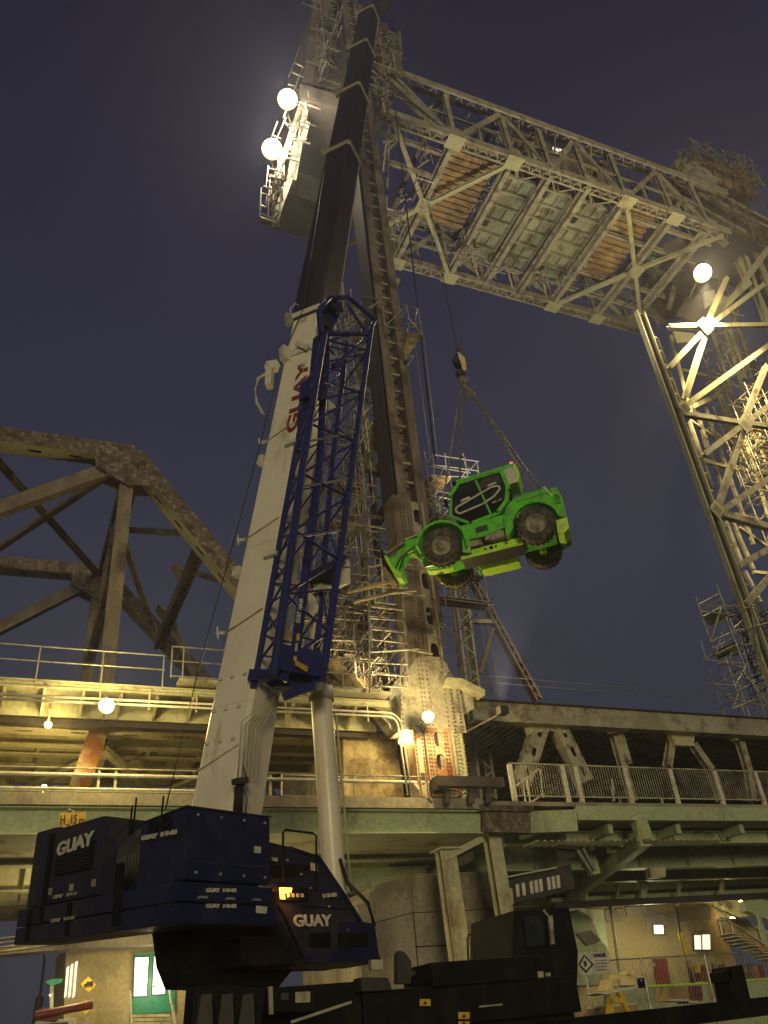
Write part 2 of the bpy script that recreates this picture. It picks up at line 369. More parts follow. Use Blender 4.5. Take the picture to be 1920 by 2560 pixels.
# cross members between the trusses
for x, z in ((2.3, 21.7), (-3.4, 21.5), (-9, 21.4)): laced(T, 'cross_strut', (x, YN, z), (x, YF, z + .3), .45, .5, 'brown', pitch=.5)
for x0, x1, z0 in ((2.3, -3.4, 21.6),):
    bar(T, 'lateral_brace', (x0, YN, z0), (x1, YF, z0 + .2), .25, .22, 'brown', 'channel'); bar(T, 'lateral_brace', (x1, YN, z0), (x0, YF, z0 + .2), .25, .22, 'brown', 'channel')
for Yp, zt in ((YN, 21.65),):
    J = V((2.3, Yp, zt)); tc_ = bpy.data.objects['top_chord']
    for a, b in ((J, V((-9, Yp, zt - .35))), (J, V((10.9, Yp, 11.2)))):
        A = Acc(); d = (b - a).normalized(); L0 = (b - a).length; u = V((0, 1, 0)).cross(d) * (1 if V((0, 1, 0)).cross(d).z > 0 else -1); i_ = .4
        while i_ < L0:
            for o_ in (-.27, .27): p = a + d * i_ + u * o_ + V((0, -.385, 0)); A.bar(p, p + V((0, -.02, 0)), .045, .045)
            i_ += .17
        for o_ in (-.27, .27): A.bar(a + u * o_ + V((0, -.382, 0)), b + u * o_ + V((0, -.382, 0)), .012, .1, tuple(u))
        A.build('rivets', 'rust', T)
# portal in the plane of the end posts
def portal(t, y): return V((2.3 + 9.9 * t, y, 21.7 - 10.5 * t))
laced(T, 'portal_strut', portal(.02, YN), portal(.02, YF), .4, .6, 'brown', pitch=.45)
laced(T, 'portal_strut', portal(.30, YN), portal(.30, YF), .4, .5, 'brown', pitch=.45)
for a, b in (((.30, YN), (.02, 32.2)), ((.30, YF), (.02, 32.2)), ((.52, YN), (.30, 30)), ((.52, YF), (.30, 34.5))):
    bar(T, 'portal_brace', portal(*a), portal(*b), .26, .2, 'steel', 'channel')
for yy in (30.2, 34.2):
    prism(T, 'portal_plate', [portal(.30, yy), portal(.30, yy + 1.3), portal(.24, yy + 1.0), portal(.24, yy + .3)], V((.02, 0, .02)), 'rust_lit')  # plates coloured as if in orange lamplight
laced(T, 'sway_strut', (2.2, YN, 17.4), (2.2, YF, 17.6), .35, .45, 'brown', pitch=.5)
for (a, b) in (((YN, 17.4), (32.2, 21.6)), ((YF, 17.4), (32.2, 21.6))): bar(T, 'sway_brace', (2.2, a[0], a[1]), (2.2, b[0], b[1]), .18, .16, 'steel', 'angle')
# floor: stringers, floor beams, deck soffit
for y in (28.0, 29.0, 30.2, 31.3, 32.3): bar(T, 'stringer', (-9, y, 10.70), (10.6, y, 10.70), .30, .55, 'steel_pale', 'ibeam')
for x in (-7.5, -2.6, 2.3, 7.2, 10.4): bar(T, 'floor_beam', (x, YN, 10.35), (x, YF, 10.35), .35, .7, 'steel', 'ibeam')
for i in range(11): bar(T, 'stringer_diaphragm', (-6.6 + i * 1.75, 28, 10.62), (-6.6 + i * 1.75, 32.3, 10.62), .1, .3, 'steel')
box(T, 'deck_slab', (-9, 25.4, 11.0), (10.8, 32.9, 11.15), 'brown')
for a, b in (((2.3, YN), (7.2, YF)), ((2.3, YN), (-2.6, YF)), ((7.2, YN), (2.3, YF)), ((-2.6, YN), (2.3, YF)), ((7.2, YN), (11.5, YF)), ((-2.6, YN), (-7.5, YF))):
    bar(T, 'bottom_lateral', (a[0], a[1], 10.1), (b[0], b[1], 10.1), .22, .2, 'steel_pale', 'angle')
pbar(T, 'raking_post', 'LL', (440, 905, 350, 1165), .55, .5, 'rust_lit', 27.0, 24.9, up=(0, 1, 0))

# upper walkway in front of it
T = thing('walkway', (0, 24.6, 11.1), 'cantilevered steel maintenance walkway along the front of the truss bridge', 'walkway')
box(T, 'walkway_deck', (-9, 24.02, 11.02), (3.9, 25.4, 11.12), 'steel')
box(T, 'walkway_deck', (4.0, 23.7, 11.22), (11, 25.4, 11.32), 'steel')
bar(T, 'edge_beam', (-9, 24.0, 10.98), (11, 24.0, 10.98), .12, .22, 'steel_pale', 'channel')
box(T, 'fascia_plate', (-9, 25.2, 10.45), (11, 25.25, 11.0), 'steel_pale')
for i in range(18): prism(T, 'bracket', [(-8.3 + i * 1.07, 24.1, 10.96), (-8.3 + i * 1.07, 25.18, 10.96), (-8.3 + i * 1.07, 25.18, 10.45)], (.07, 0, 0), 'steel_pale')
bar(T, 'lower_edge_beam', (-9, 25.5, 10.36), (10.8, 25.5, 10.36), .3, .16, 'dark')
R_ = thing('handrail', (0, 24, 11.1), 'grey pipe handrail with two rails on the edge of the upper walkway', 'railing')
for z in (12.12, 11.66): bar(R_, 'rail', (-9, 24.0, z), (3.62, 24.0, z), .05, .05, 'galv', 'tube')
for i in range(8): bar(R_, 'post', (-8.9 + i * 1.78, 24.0, 11.02), (-8.9 + i * 1.78, 24.0, 12.12), .055, .055, 'galv', 'tube')
R_ = thing('handrail', (5, 23.7, 11.3), 'short raised pipe handrail on the platform left of the crane boom', 'railing')
for z in (12.32, 11.85, 11.36): bar(R_, 'rail', (3.75, 23.7, z), (10.5, 23.7, z), .05, .05, 'galv', 'tube')
for x in (3.75, 4.1, 5.9, 7.6, 9.3, 10.5): bar(R_, 'post', (x, 23.7, 11.3), (x, 23.7, 12.32), .055, .055, 'galv', 'tube')
T = thing('conduit_run', (0, 23.95, 10.5), 'pair of pale conduit pipes running under the walkway and bending down', 'pipes')
for k, dz in enumerate((0, -.13)):
    path = [(-9, 23.9, 10.50 + dz), (10.9 - k * .0, 23.9, 10.66 + dz)]
    path = [V(p) for p in path]
    for j in range(1, 7):
        t = math.pi / 2 * j / 6; r = .45 + dz
        path.append(V((10.9 + r * math.sin(t), 23.9, 10.66 + dz - r * (1 - math.cos(t)))))
    path.append(V((path[-1].x + .12, 23.9, 8.0)))
    sweep('pipe', path, .038, 'whiteclean', T)
for i in range(14):
    bar(T, 'pipe_hanger', (-8 + i * 1.4, 23.95, 10.35), (-8 + i * 1.4, 23.95, 10.95), .04, .03, 'steel_pale')

# ------------------------------------------------------------------ lower road deck and girders
T = thing('girder_bridge', (5, 24, 7), 'pale green steel girder bridge carrying the lower road deck in front of the towers', 'girder bridge')
box(T, 'deck_kerb', (-9, 23.85, 7.60), (14.1, 24.5, 7.92), 'concrete')
box(T, 'deck_slab', (-9, 24.5, 7.62), (14.1, 39, 7.80), 'concrete')
def girder(x0, x1, y, z0, z1, fw=.5, mat='steel_green', name='girder', st=2.4):
    web = box(T, name, (x0, y - .012, z0 + .035), (x1, y + .012, z1 - .035), mat)
    box(T, 'bottom_flange', (x0, y - fw / 2, z0), (x1, y + fw / 2, z0 + .035), mat); box(T, 'top_flange', (x0, y - fw / 2, z1 - .035), (x1, y + fw / 2, z1), mat)
    n = int((x1 - x0) / st)
    for i in range(1, n):
        if st < 50: box(web, 'stiffener', (x0 + i * st, y - fw / 2 + .03, z0 + .04), (x0 + i * st + .02, y - .014, z1 - .04), mat)
girder(-9, 14.1, 24.2, 6.87, 7.58, .5, st=99)
for y in (27.6, 31.9, 34.6, 38.2): girder(-9, 14, y, 6.75, 7.6, .5, 'steel_pale')
box(T, 'soffit_plate', (-9, 24.46, 6.92), (14.1, 27.3, 6.95), 'steel_pale')
girder(7.5, 14, 28.6, 5.95, 6.7, .45, 'steel_green')
for x in (-6, -2, 2, 6, 10): box(T, 'cross_girder', (x, 24.4, 6.97), (x + .25, 39, 7.5), 'steel_green')
# rusted splice and pale end piece, then the walkway edge girder on the right
prism(T, 'rusted_splice', [P('C13', *q, Y=23.82) for q in ((30, 760), (290, 765), (290, 880), (30, 875))], (0, .3, 0), 'rust')
prism(T, 'end_plate', [P('C13', *q, Y=23.85) for q in ((292, 755), (555, 745), (565, 870), (292, 880))], (0, .3, 0), 'steel_green')
prism(T, 'rusted_kerb', [P('C13', *q, Y=23.8) for q in ((0, 715), (310, 725), (310, 758), (0, 750))], (0, .5, 0), 'rust')
box(T, 'edge_girder', (17.6, 23.8, 7.25), (60, 24.0, 7.72), 'steel_green'); box(T, 'walkway_soffit', (17.6, 24.02, 7.28), (60, 26.38, 7.32), 'steel'); box(T, 'rear_girder', (15, 39, 5.6), (60, 39.2, 7.4), 'steel'); box(T, 'walkway_slab', (14.1, 23.9, 7.72), (60, 26.2, 7.86), 'concrete')
for y, z0, z1 in ((25.4, 6.75, 7.2), (27.6, 6.3, 7.3), (30.5, 6.3, 7.3), (34.0, 6.3, 7.3), (37.0, 6.3, 7.3)): girder(15.5, 60, y, z0, z1, .45, 'steel_green')
for i in range(14): box(T, 'cross_girder', (16 + i * 3.0, 24.2, 6.9), (16.2 + i * 3.0, 39, 7.22), 'steel_green')
box(T, 'road_slab', (14.1, 26.4, 7.4), (60, 39, 7.55), 'concrete')
for i in range(30): bar(T, 'grating_bar', (16.2 + i * .28, 24.4, 6.72), (16.2 + i * .28, 25.3, 6.72), .07, .05, 'steel_pale')
# cantilever brackets under the walkway
for q0, q1, q2 in (((910, 800), (950, 920), (520, 1250)),):
    a = P('C13', *q0, Y=23.9); b = P('C13', *q1, Y=23.9); c = P('C13', *q2, Y=31.0)
    bar(T, 'bracket_post', a, b, .5, .35, 'steel_green'); bar(T, 'bracket_strut', b, c, .35, .42, 'steel_green', 'channel')
    bar(T, 'bracket_tie', a + V((-.2, 3.2, -.2)), c, .2, .2, 'steel_green', 'angle')
pbar(T, 'bracket_post', 'C13', (740, 840, 770, 1000), .35, .3, 'steel_green', 26)
pbar(T, 'knee_brace', 'C13', (590, 860, 660, 1120), .35, .3, 'steel_green', 27)
pbar(T, 'knee_brace', 'C13', (860, 900, 640, 960), .25, .25, 'steel_green', 26)
pbar(T, 'sloping_girder', 'C13', (1659, 985, 1120, 1110), .5, .55, 'steel_green', 28, 36)
pbar(T, 'brace', 'C13', (990, 1080, 930, 1260), .2, .2, 'steel_pale', 31)
plate(T, 'junction_box', 'C13', [(980, 1080), (1072, 1082), (1068, 1135), (985, 1140)], .3, 'steel_pale', Y=27)
# white barrier pipes on the lower deck
R_ = thing('barrier_rail', (0, 24, 7.9), 'white pipe barrier along the lower deck edge behind the crane', 'railing')
for z, mt, r in ((8.60, 'steel', .05), (8.42, 'whiteclean', .11), (8.04, 'whiteclean', .09), (7.98, 'steel_pale', .05)): bar(R_, 'rail', (-9, 23.95, z), (5.7 if z < 8.1 else 12.6, 23.95, z), r, r, mt, 'tube')
for x in (-7, -4, -1, 2.0, 2.45, 5.0, 5.6, 6.9, 9.6): bar(R_, 'post', (x, 24.0, 7.9), (x, 24.0, 8.62), .07, .07, 'steel_pale')
pbar(R_, 'end_brace', 'C11', (1130, 672, 1240, 800), .1, .1, 'whiteclean', 23.9)
T2 = thing('dark_cross_rail', (13.5, 23.8, 8.5), 'dark boxy beam barrier in front of the tower foot', 'barrier')
pbar(T2, 'beam', 'C11', (1265, 660, 1700, 668), .3, .32, 'dark', 23.5)
for q in ((1340, 690, 1345, 800), (1490, 700, 1500, 800), (1600, 690, 1612, 800)): pbar(T2, 'post', 'C11', q, .16, .16, 'dark', 23.5)
plate(T2, 'end_cap', 'C11', [(1262, 628), (1350, 640), (1355, 705), (1275, 708)], .4, 'dark', Y=23.4)
W_ = thing('wire_fence', (8, 24.6, 7.8), 'low wire mesh fence with white frame on the deck between boom and luffing cylinder', 'fence')
fa = [P('C11', *q, Y=24.6) for q in ((270, 612), (270, 752), (660, 760), (660, 630))]
for i in range(4): bar(W_, 'frame', fa[i], fa[(i + 1) % 4], .05, .05, 'whiteclean', 'tube')
A = Acc()
for i in range(1, 40): A.bar(interp(fa[0], fa[3], i / 40), interp(fa[1], fa[2], i / 40), .008, .008)
for i in range(1, 10): A.bar(interp(fa[0], fa[1], i / 10), interp(fa[3], fa[2], i / 10), .008, .008)
A.build('mesh_infill', 'galv', W_)

# concrete piers
T = thing('concrete_pier', (12, 29, 8), 'ochre patchy concrete tower pier lit by the sodium lamp', 'pier')
prism(T, 'shaft', [P('C11', *q, Y=25.7) for q in ((668, 330), (1003, 330), (1070, 765), (672, 765))], (0, 4, 0), 'stucco', bevel=.04)
T = thing('concrete_pier', (12.5, 27, 3), 'large stepped concrete pier under the girder bridge right of the crane', 'pier')
p = [P('C12', *q, Y=27.2) for q in ((760, 560), (830, 560), (830, 480), (875, 470), (885, 420), (1020, 385), (1120, 350), (1118, 600), (885, 660), (770, 690))]
prism(T, 'block', p, (0, 6, 0), 'concrete', bevel=.03)
prism(T, 'block', [P('C12', *q, Y=27.15) for q in ((1123, 348), (1640, 330), (1660, 575), (1123, 600))], (0, 6, 0), 'concrete', bevel=.03)
zc = .0
pa = P('C12', 770, 693, Y=27.1); pb = P('C12', 1118, 605, Y=27.1); pc = P('C12', 1660, 580, Y=27.1)
prism(T, 'block', [pa, P('C12', 1118, 603, Y=27.1), V((pb.x, 27.1, 0)), V((pa.x, 27.1, 0))], (0, 6, 0), 'concrete', bevel=.03)
mm = P('C12', 1123, 820, Y=27.05)
prism(T, 'block', [V((pb.x + .04, 27.05, pb.z)), V((pc.x, 27.05, pc.z)), V((pc.x, 27.05, mm.z + .0)), V((pb.x + .04, 27.05, mm.z))], (0, 6, 0), 'concrete', bevel=.03)
prism(T, 'block', [V((pb.x + .04, 27.05, mm.z - .03)), V((pc.x, 27.05, mm.z - .03)), V((pc.x, 27.05, 0)), V((pb.x + .04, 27.05, 0))], (0, 6, 0), 'concrete', bevel=.03)
for i, (q, lb) in enumerate((((265, 1465, 348, 2010), 'left of the two pale steel columns in front of the concrete pier'), ((462, 1385, 572, 2010), 'right of the two pale steel columns in front of the concrete pier'))):
    a = P('LR', q[0], q[1], Y=24.6); b = P('LR', q[2], q[3], Y=24.6); b.z = 0; b.y = 24.6
    T = thing('steel_column', b, lb, 'column')
    bar(T, 'shaft', b, a, .55 if i == 0 else .45, .42, 'steel_pale', 'ibeam', up=(0, 1, 0))
    box(T, 'cap_plate', (a.x - .35, 24.2, a.z), (a.x + .35, 25.0, a.z + .06), 'steel_pale'); box(T, 'base_plate', (b.x - .4, 24.2, 0), (b.x + .4, 25.0, .06), 'steel')
    if i == 0: pbar(T, 'head_brace', 'C12', (1320, 250, 1570, 120), .16, .2, 'steel_pale', 24.4)

# ------------------------------------------------------------------ left lift tower
LT = thing('lift_tower', (12.6, 24, 7.9), 'tall riveted left lift tower behind the crane boom', 'lift tower')
z0, z1 = 7.9, 63.0
cx0, cx1 = 11.95, 13.42
def leg(x0, x1, y0, y1, za, zb, mat, name):  # riveted box leg with flange angles
    o = box(LT, name, (x0, y0, za), (x1, y1, zb), mat)
    A = Acc()
    for xx in (x0 + .05, x1 - .05):
        A.bar((xx, y0 - .012, za), (xx, y0 - .012, zb), .12, .02, (0, 1, 0))
    A.build('edge_angles', mat, o, None)
    return o
leg(cx0, cx0 + .16, 23.75, 24.9, 19.6, z1, 'dark', 'column_flange')
leg(cx0 + .22, cx0 + .62, 23.9, 24.8, 19.6, z1, 'brown', 'column_leg')
leg(cx1 - .38, cx1, 23.9, 24.8, 14.0, z1, 'brown', 'column_leg')
box(LT, 'column_web', (cx0 + .62, 24.45, 13.5), (cx1 - .38, 24.5, z1), 'rust')
n = 0; z = 14.5
while z < 62:
    box(LT, 'batten_plate', (cx0 + .66, 24.02, z), (cx1 - .40, 24.08, z + .12), 'steel'); z += .98
box(LT, 'column_leg', (cx0 - .02, 23.88, 12.2), (cx0 + .75, 24.8, 19.6), 'brown')
# lower front with oval hand holes
holed(LT, 'column_cover_plate', (12.95, 24.3, 8.0), (12.95, 24.3, 19.4), .62, .82, 'brown', up=(0, 1, 0), pitch=1.35, hole=(.36, .17), mat2='steel')
prism(LT, 'flared_base', [(11.3, 23.86, 10.1), (11.5, 23.86, 11.9), (12.25, 23.86, 12.8), (13.2, 23.86, 12.8), (13.7, 23.86, 11.7), (13.75, 23.86, 10.1)], (0, 1.0, 0), 'steel')
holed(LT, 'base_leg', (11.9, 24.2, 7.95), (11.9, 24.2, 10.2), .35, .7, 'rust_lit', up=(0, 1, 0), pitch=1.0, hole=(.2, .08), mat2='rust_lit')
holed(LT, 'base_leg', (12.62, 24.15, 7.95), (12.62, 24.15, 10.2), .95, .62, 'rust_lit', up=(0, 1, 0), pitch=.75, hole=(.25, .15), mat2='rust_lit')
box(LT, 'base_leg', (13.25, 23.95, 7.92), (13.62, 24.7, 12.0), 'steel_pale')
A = Acc()
for xx in (11.78, 12.02, 12.22, 12.30, 12.42, 12.84, 12.94, 13.3, 13.55):
    z = 8.05
    while z < (10.1 if xx < 13.1 else 12): A.bar((xx, 23.83, z), (xx, 23.80, z), .05, .05); z += .125
for xx in (12.2, 12.32, 12.5, 13.36, 13.1, 11.4, 13.6):
    z = 10.3
    while z < 19: 
        if z < 11.8 or 12.2 <= xx < 13.4: A.bar((xx, 23.85, z), (xx, 23.82, z), .045, .045)
        z += .16
A.build('rivets', 'brown', LT)
# girder wing to the left and canopy boxes to the right of the base
prism(LT, 'portal_girder', [P('C11', *q, Y=24.3) for q in ((870, 175), (1150, 55), (1150, 290), (990, 335))], (0, .5, 0), 'steel')
prism(LT, 'bearing_housing', [P('C7', *q, Y=23.6) for q in ((660, 1695), (680, 1640), (780, 1648), (925, 1720), (925, 1755), (790, 1700))], (0, 1.2, 0), 'steel_pale')
plate(LT, 'bearing_block', 'C7', [(745, 1740), (850, 1720), (855, 1840), (765, 1900)], .8, 'steel', Y=24)
# raking rear leg and lacing behind the jib
for q, w_, m_, Y0, Y1 in (((520, 30, 240, 560), .8, 'steel', 25.5, 28), ((330, -700, 300, 400), .5, 'steel', 27, 27), ((270, 480, 190, 1050), .8, 'steel', 28, 28), ((520, 750, 345, 1010), .45, 'brown', 26, 28),
                  ((340, 490, 495, 545), .45, 'brown', 26, 26), ((300, -1350, 520, 60), .55, 'steel', 29, 25.5), ((560, -900, 180, -300), .55, 'steel', 25, 28),
                  ((250, -700, 420, -100), .35, 'brown', 29, 26), ((480, -500, 250, 180), .35, 'steel', 26, 29), ((60, 1700, 320, 1480), .5, 'steel', 29, 28), ((400, 1480, 540, 1560), .4, 'steel', 28, 27)):
    pbar(LT, 'tower_brace', 'S', q, w_, w_ * .7, m_, Y0, Y1, up=(0, 1, 0))
laced(LT, 'tower_leg', P('S', 330, 430, Y=33), P('S', 440, 2150, Y=33), .9, .7, 'brown', up=(0, 1, 0), pitch=.7)
for q, Y0, Y1, mt in (((50, 1930, 330, 2230), 25, 25.6, 'stucco'), ((60, 2120, 220, 2230), 25, 25, 'stucco'), ((200, 2120, 400, 2120), 26, 26, 'stucco')):
    pbar(LT, 'base_strut', 'S', q, .55, .4, mt, Y0, Y1, up=(0, 1, 0))
# lattice far leg and raking leg on the canal side
laced(LT, 'tower_leg', P('C7', 740, 1000, Y=36.5), P('C7', 840, 1790, Y=36.5), .85, .7, 'steel', up=(0, 1, 0), pitch=.62, faces=(1, -1))
laced(LT, 'tower_leg', P('LR', 395, 890, Y=30), P('LR', 440, 1245, Y=30), .8, .5, 'steel', up=(0, 1, 0), pitch=.55)
laced(LT, 'raking_leg', P('C7', 810, 960, Y=36.5), P('C7', 1262, 1790, Y=36.5), .45, .4, 'brown', up=(0, 1, 0), pitch=.5)
pbar(LT, 'tie', 'C7', (800, 1285, 980, 1290), .25, .25, 'steel', 36.5)
pbar(LT, 'tie', 'C7', (975, 1330, 890, 1620), .22, .2, 'brown', 36.5)
for q in ((870, 940, 1030, 1790), (850, 1000, 970, 1740)): pbar(LT, 'tie', 'C7', q, .10, .10, 'brown', 36.5, shape='tube')
# lift ropes between tower head and span
T = thing('lift_ropes', (14.5, 24.5, 23), 'bundle of dark vertical lift ropes hanging right of the left tower', 'ropes')
for q0, q1, r, mt in (((270, 560), (400, 1700), .22, 'dark'), ((0, 0), (0, 0), 0, 0)):
    if mt: bar(T, 'rope_bundle', P('C2', 240, 300, Y=24.6), P('P', 1087, 1150, Y=24.6), .07, .04, 'boomdark', 'box', up=(0, 1, 0))
for x0, x1 in ((1440, 1580), (1520, 1640)):
    bar(T, 'rope', P('C4', x0, 640, Y=24.4), P('C4', x1, 1690, Y=24.4), .035, .035, 'galv', 'tube')

# counterweight, high on the left tower
T = thing('counterweight', (10, 26, 36.7), 'huge grey concrete counterweight box hanging high behind the boom', 'counterweight')
def cw(q, Y): return P('UL', q[0], q[1], Y=Y)
Yc = 26.0
rows = [((1180, 985), (1340, 1040)), ((1203, 900), (1352, 955)), ((1222, 830), (1364, 880)), ((1250, 733), (1392, 775)), ((1262, 640), (1402, 690)), ((1280, 520), (1430, 560)), ((1300, 420), (1450, 450))]
ZC = 48.0
for i in range(len(rows) - 1):
    (a, b), (c, d) = rows[i], rows[i + 1]
    A_, B_, C_, D_ = [P('UL', q[0], q[1], Z=ZC) for q in (a, b, d, c)]
    B_.x += 2.5; C_.x += 2.5; e = V((0, .05, 0))
    prism(T, 'concrete_slab', [A_, B_, C_ + e, D_ + e], (0, 0, 1.5 if i % 2 else 1.4), 'cwt2' if i == 2 else 'cwt')
for q in ((1195, 880), (1262, 690)):
    a = P('UL', q[0], q[1], Z=ZC - .05); prism(T, 'lifting_lug', [a, a + V((.7, 1.6, 0)), a + V((-.1, 1.8, 0))], (0, 0, -.12), 'steel_pale')
HS = thing('sheave_house', (13, 26, 50), 'dim clad sheave house on top of the left lift tower', 'machinery house')
prism(HS, 'front_wall', [P('UL', *q, Y=26) for q in ((1300, 418), (1360, -40), (1620, 40), (1570, 460))], (0, 8, 0), 'cwt')
for t in (.12, .3, .5, .7, .88):
    a = interp(P('UL', 1300, 418, Y=25.9), P('UL', 1360, -40, Y=25.9), t); b = interp(P('UL', 1560, 480, Y=25.9), P('UL', 1620, 40, Y=25.9), t)
    bar(HS, 'cladding_rail', a, b, .14, .12, 'steel', 'angle')
for t in (.15, .38, .6, .8):
    a = interp(P('UL', 1300, 418, Y=25.85), P('UL', 1560, 480, Y=25.85), t); b = interp(P('UL', 1360, -40, Y=25.85), P('UL', 1620, 40, Y=25.85), t)
    bar(HS, 'wall_post', a, b, .12, .12, 'brown', 'channel', up=(0, 1, 0))
rr = random.Random(3)
for i in range(16):
    q = (rr.uniform(1320, 1560), rr.uniform(60, 400)); a = P('UL', *q, Y=25.8); bar(HS, 'pipe', a, a + V((rr.uniform(.4, 1.6), 0, rr.uniform(-.8, .6))), .05, .05, 'galv', 'tube')
# right-hand head frame of the tower
prism(HS, 'side_wall', [P('C1', *q, Y=27.5) for q in ((1130, 210), (1330, 290), (1350, 620), (1110, 520))], (0, 5, 0), 'cwt')
for q in ((1180, 250, 1340, 300), (1150, 380, 1350, 440), (1140, 500, 1350, 640), (1240, 250, 1240, 590), (1325, 260, 1345, 620), (1000, 160, 1180, 240), (1100, 640, 1210, 780), (1080, 760, 1250, 850), (1180, 660, 1110, 740), (1190, 1180, 1270, 1170), (1220, 1160, 1190, 1420)):
    pbar(HS, 'frame_bar', 'C1', q, .12, .12, 'scaf', 25.6, shape='tube')
for q in ((1250, 530, 1230, 600), (1200, 700, 1190, 800), (1165, 820, 1215, 880), (1210, 1200, 1195, 1290), (1040, 1530, 1050, 1620), (1225, 330, 1240, 345)):
    pbar(HS, 'frame_bar', 'C1', q, .1, .1, 'whiteclean', 25.2, shape='tube')
# service platforms on the outer side, lit hard by the floodlights
T = thing('service_platform', (8, 25, 38), 'steel service platform with fins on the side of the counterweight under the two floodlights', 'platform')
for q in ((300, 1480, 525, 830), (440, 1490, 560, 830), (420, 1440, 470, 1180), (330, 1700, 470, 1330), (585, 890, 605, 760), (510, 1180, 560, 1010), (290, 1820, 400, 1500)):
    a = P('C1', q[0], q[1], Y=25.7); b = P('C1', q[2], q[3], Y=25.7); bar(T, 'fin_plate', a, b, .07, .34, 'whiteclean', up=(1, 0, 0))
for q in ((165, 1800, 175, 1560), (230, 1830, 250, 1450), (215, 1560, 235, 1380), (275, 1880, 300, 1500), (260, 1140, 310, 1010), (300, 1480, 360, 1330), (360, 980, 520, 560), (370, 1010, 400, 1060), (400, 640, 500, 380), (290, 1180, 380, 980)):
    pbar(T, 'platform_post', 'C1', q, .09, .09, 'galv', 24.9, shape='tube')
for q in ((165, 1800, 270, 1830), (170, 1700, 280, 1760), (175, 1600, 290, 1640), (215, 1500, 300, 1520), (270, 1120, 340, 1150), (400, 700, 470, 720), (430, 600, 520, 640), (450, 520, 530, 560)):
    pbar(T, 'platform_rail', 'C1', q, .08, .08, 'galv', 24.9, shape='tube')
pbar(T, 'platform_floor', 'C1', (170, 1805, 275, 1845), .5, .08, 'steel_pale', 25.2)

# ------------------------------------------------------------------ raised lift span
T = thing('lift_span', (29, 26, 50.9), 'raised steel truss lift span with laced chords hanging between the two towers', 'lift span')
NX = [13.5, 16.4, 20.4, 24.9, 28.0, 31.1, 34.4, 38.8, 42.2]; YL, YR, ZB, ZT = 26.0, 36.4, 50.9, 56.3
for Yp, nm in ((YL, 'near'), (YR, 'far')):
    dx = 0 if Yp == YL else .3
    laced(T, 'bottom_chord', (15.0 if Yp == YL else 20.0, Yp, ZB), (44, Yp, ZB), .75, .55, 'steel', pitch=.42, faces=(1,), t=.06)
    laced(T, 'top_chord', (13.5, Yp, ZT), (46 if Yp == YL else 44, Yp, ZT + .3), .75, .55, 'steel', pitch=.5, faces=(1,), t=.06)
    for i, x in enumerate(NX[2:]):
        bar(T, 'web_vertical', (x + dx, Yp, ZB), (x + dx, Yp, ZT), .34, .3, 'steel', 'channel', up=(0, 1, 0))
        for yy in (-.42, .39): prism(T, 'gusset_plate', [(x + dx - .7, Yp + yy, ZB - .2), (x + dx + .7, Yp + yy, ZB - .2), (x + dx + .4, Yp + yy, ZB + .7), (x + dx - .4, Yp + yy, ZB + .7)], (0, .03, 0), 'steel')
        if x in (20.4, 24.9, 34.4, 38.8): box(T, 'gusset_plate', (x + dx - .6, Yp - .5, ZB - .36), (x + dx + .6, Yp + .5, ZB - .33), 'steel_pale')
    for x0, x1, u in ((16.4, 20.4, 1), (20.4, 24.9, 0), (24.9, 28.0, 1), (28.0, 31.1, 0), (31.1, 34.4, 1), (34.4, 38.8, 0), (38.8, 42.2, 1)):
        za, zb_ = (ZB, ZT) if u == 0 else (ZT, ZB)
        bar(T, 'web_diagonal', (x0 + dx, Yp, za), (x1 + dx, Yp, zb_), .36, .3, 'steel', 'channel', up=(0, 1, 0))
    bar(T, 'end_post', (20.4 + dx, Yp, ZB), (15.0 + dx, Yp, ZT), .5, .5, 'steel', up=(0, 1, 0))
for x in NX[1:]:
    if x > 17: bar(T, 'floor_beam', (x, YL, ZB + .15), (x + .3, YR, ZB + .15), .34, .8, 'steel', 'ibeam')
    bar(T, 'top_strut', (x, YL, ZT + .1), (x + .3, YR, ZT + .1), .3, .35, 'brown', 'channel')
ymid = 31.1
for xm, tgt in ((20.55, (24.9, 16.0)), (39.0, (34.4, 43.5))):
    for xt in tgt:
        for Yp in (YL, YR): bar(T, 'bottom_lateral', (xm, ymid, ZB - .25), (xt + (.3 if Yp == YR else 0), Yp, ZB - .2), .30, .26, 'steel_pale', 'channel')
    box(T, 'gusset_plate', (xm - .6, ymid - .6, ZB - .42), (xm + .6, ymid + .6, ZB - .39), 'steel_pale')
for x0, x1 in ((24.9, 28.0), (28.0, 31.1), (31.1, 34.4)):
    for Yp, sg in ((YL, 1), (YR, -1)):
        bar(T, 'knee_brace', (x0, Yp, ZB), ((x0 + x1) / 2, Yp + sg * 1.7, ZB + .9), .12, .12, 'steel', 'angle'); bar(T, 'knee_brace', (x1, Yp, ZB), ((x0 + x1) / 2, Yp + sg * 1.7, ZB + .9), .12, .12, 'steel', 'angle')
        bar(T, 'hanger', ((x0 + x1) / 2, Yp + sg * 1.7, ZB + .9), ((x0 + x1) / 2, Yp, ZT), .1, .1, 'steel', 'angle')
for x in (22.6, 26.5, 29.6, 32.7, 36.6):
    bar(T, 'sway_brace', (x, YL, ZT), (x, ymid, ZB + 2.6), .15, .15, 'brown', 'angle'); bar(T, 'sway_brace', (x, YR, ZT), (x, ymid, ZB + 2.6), .15, .15, 'brown', 'angle')
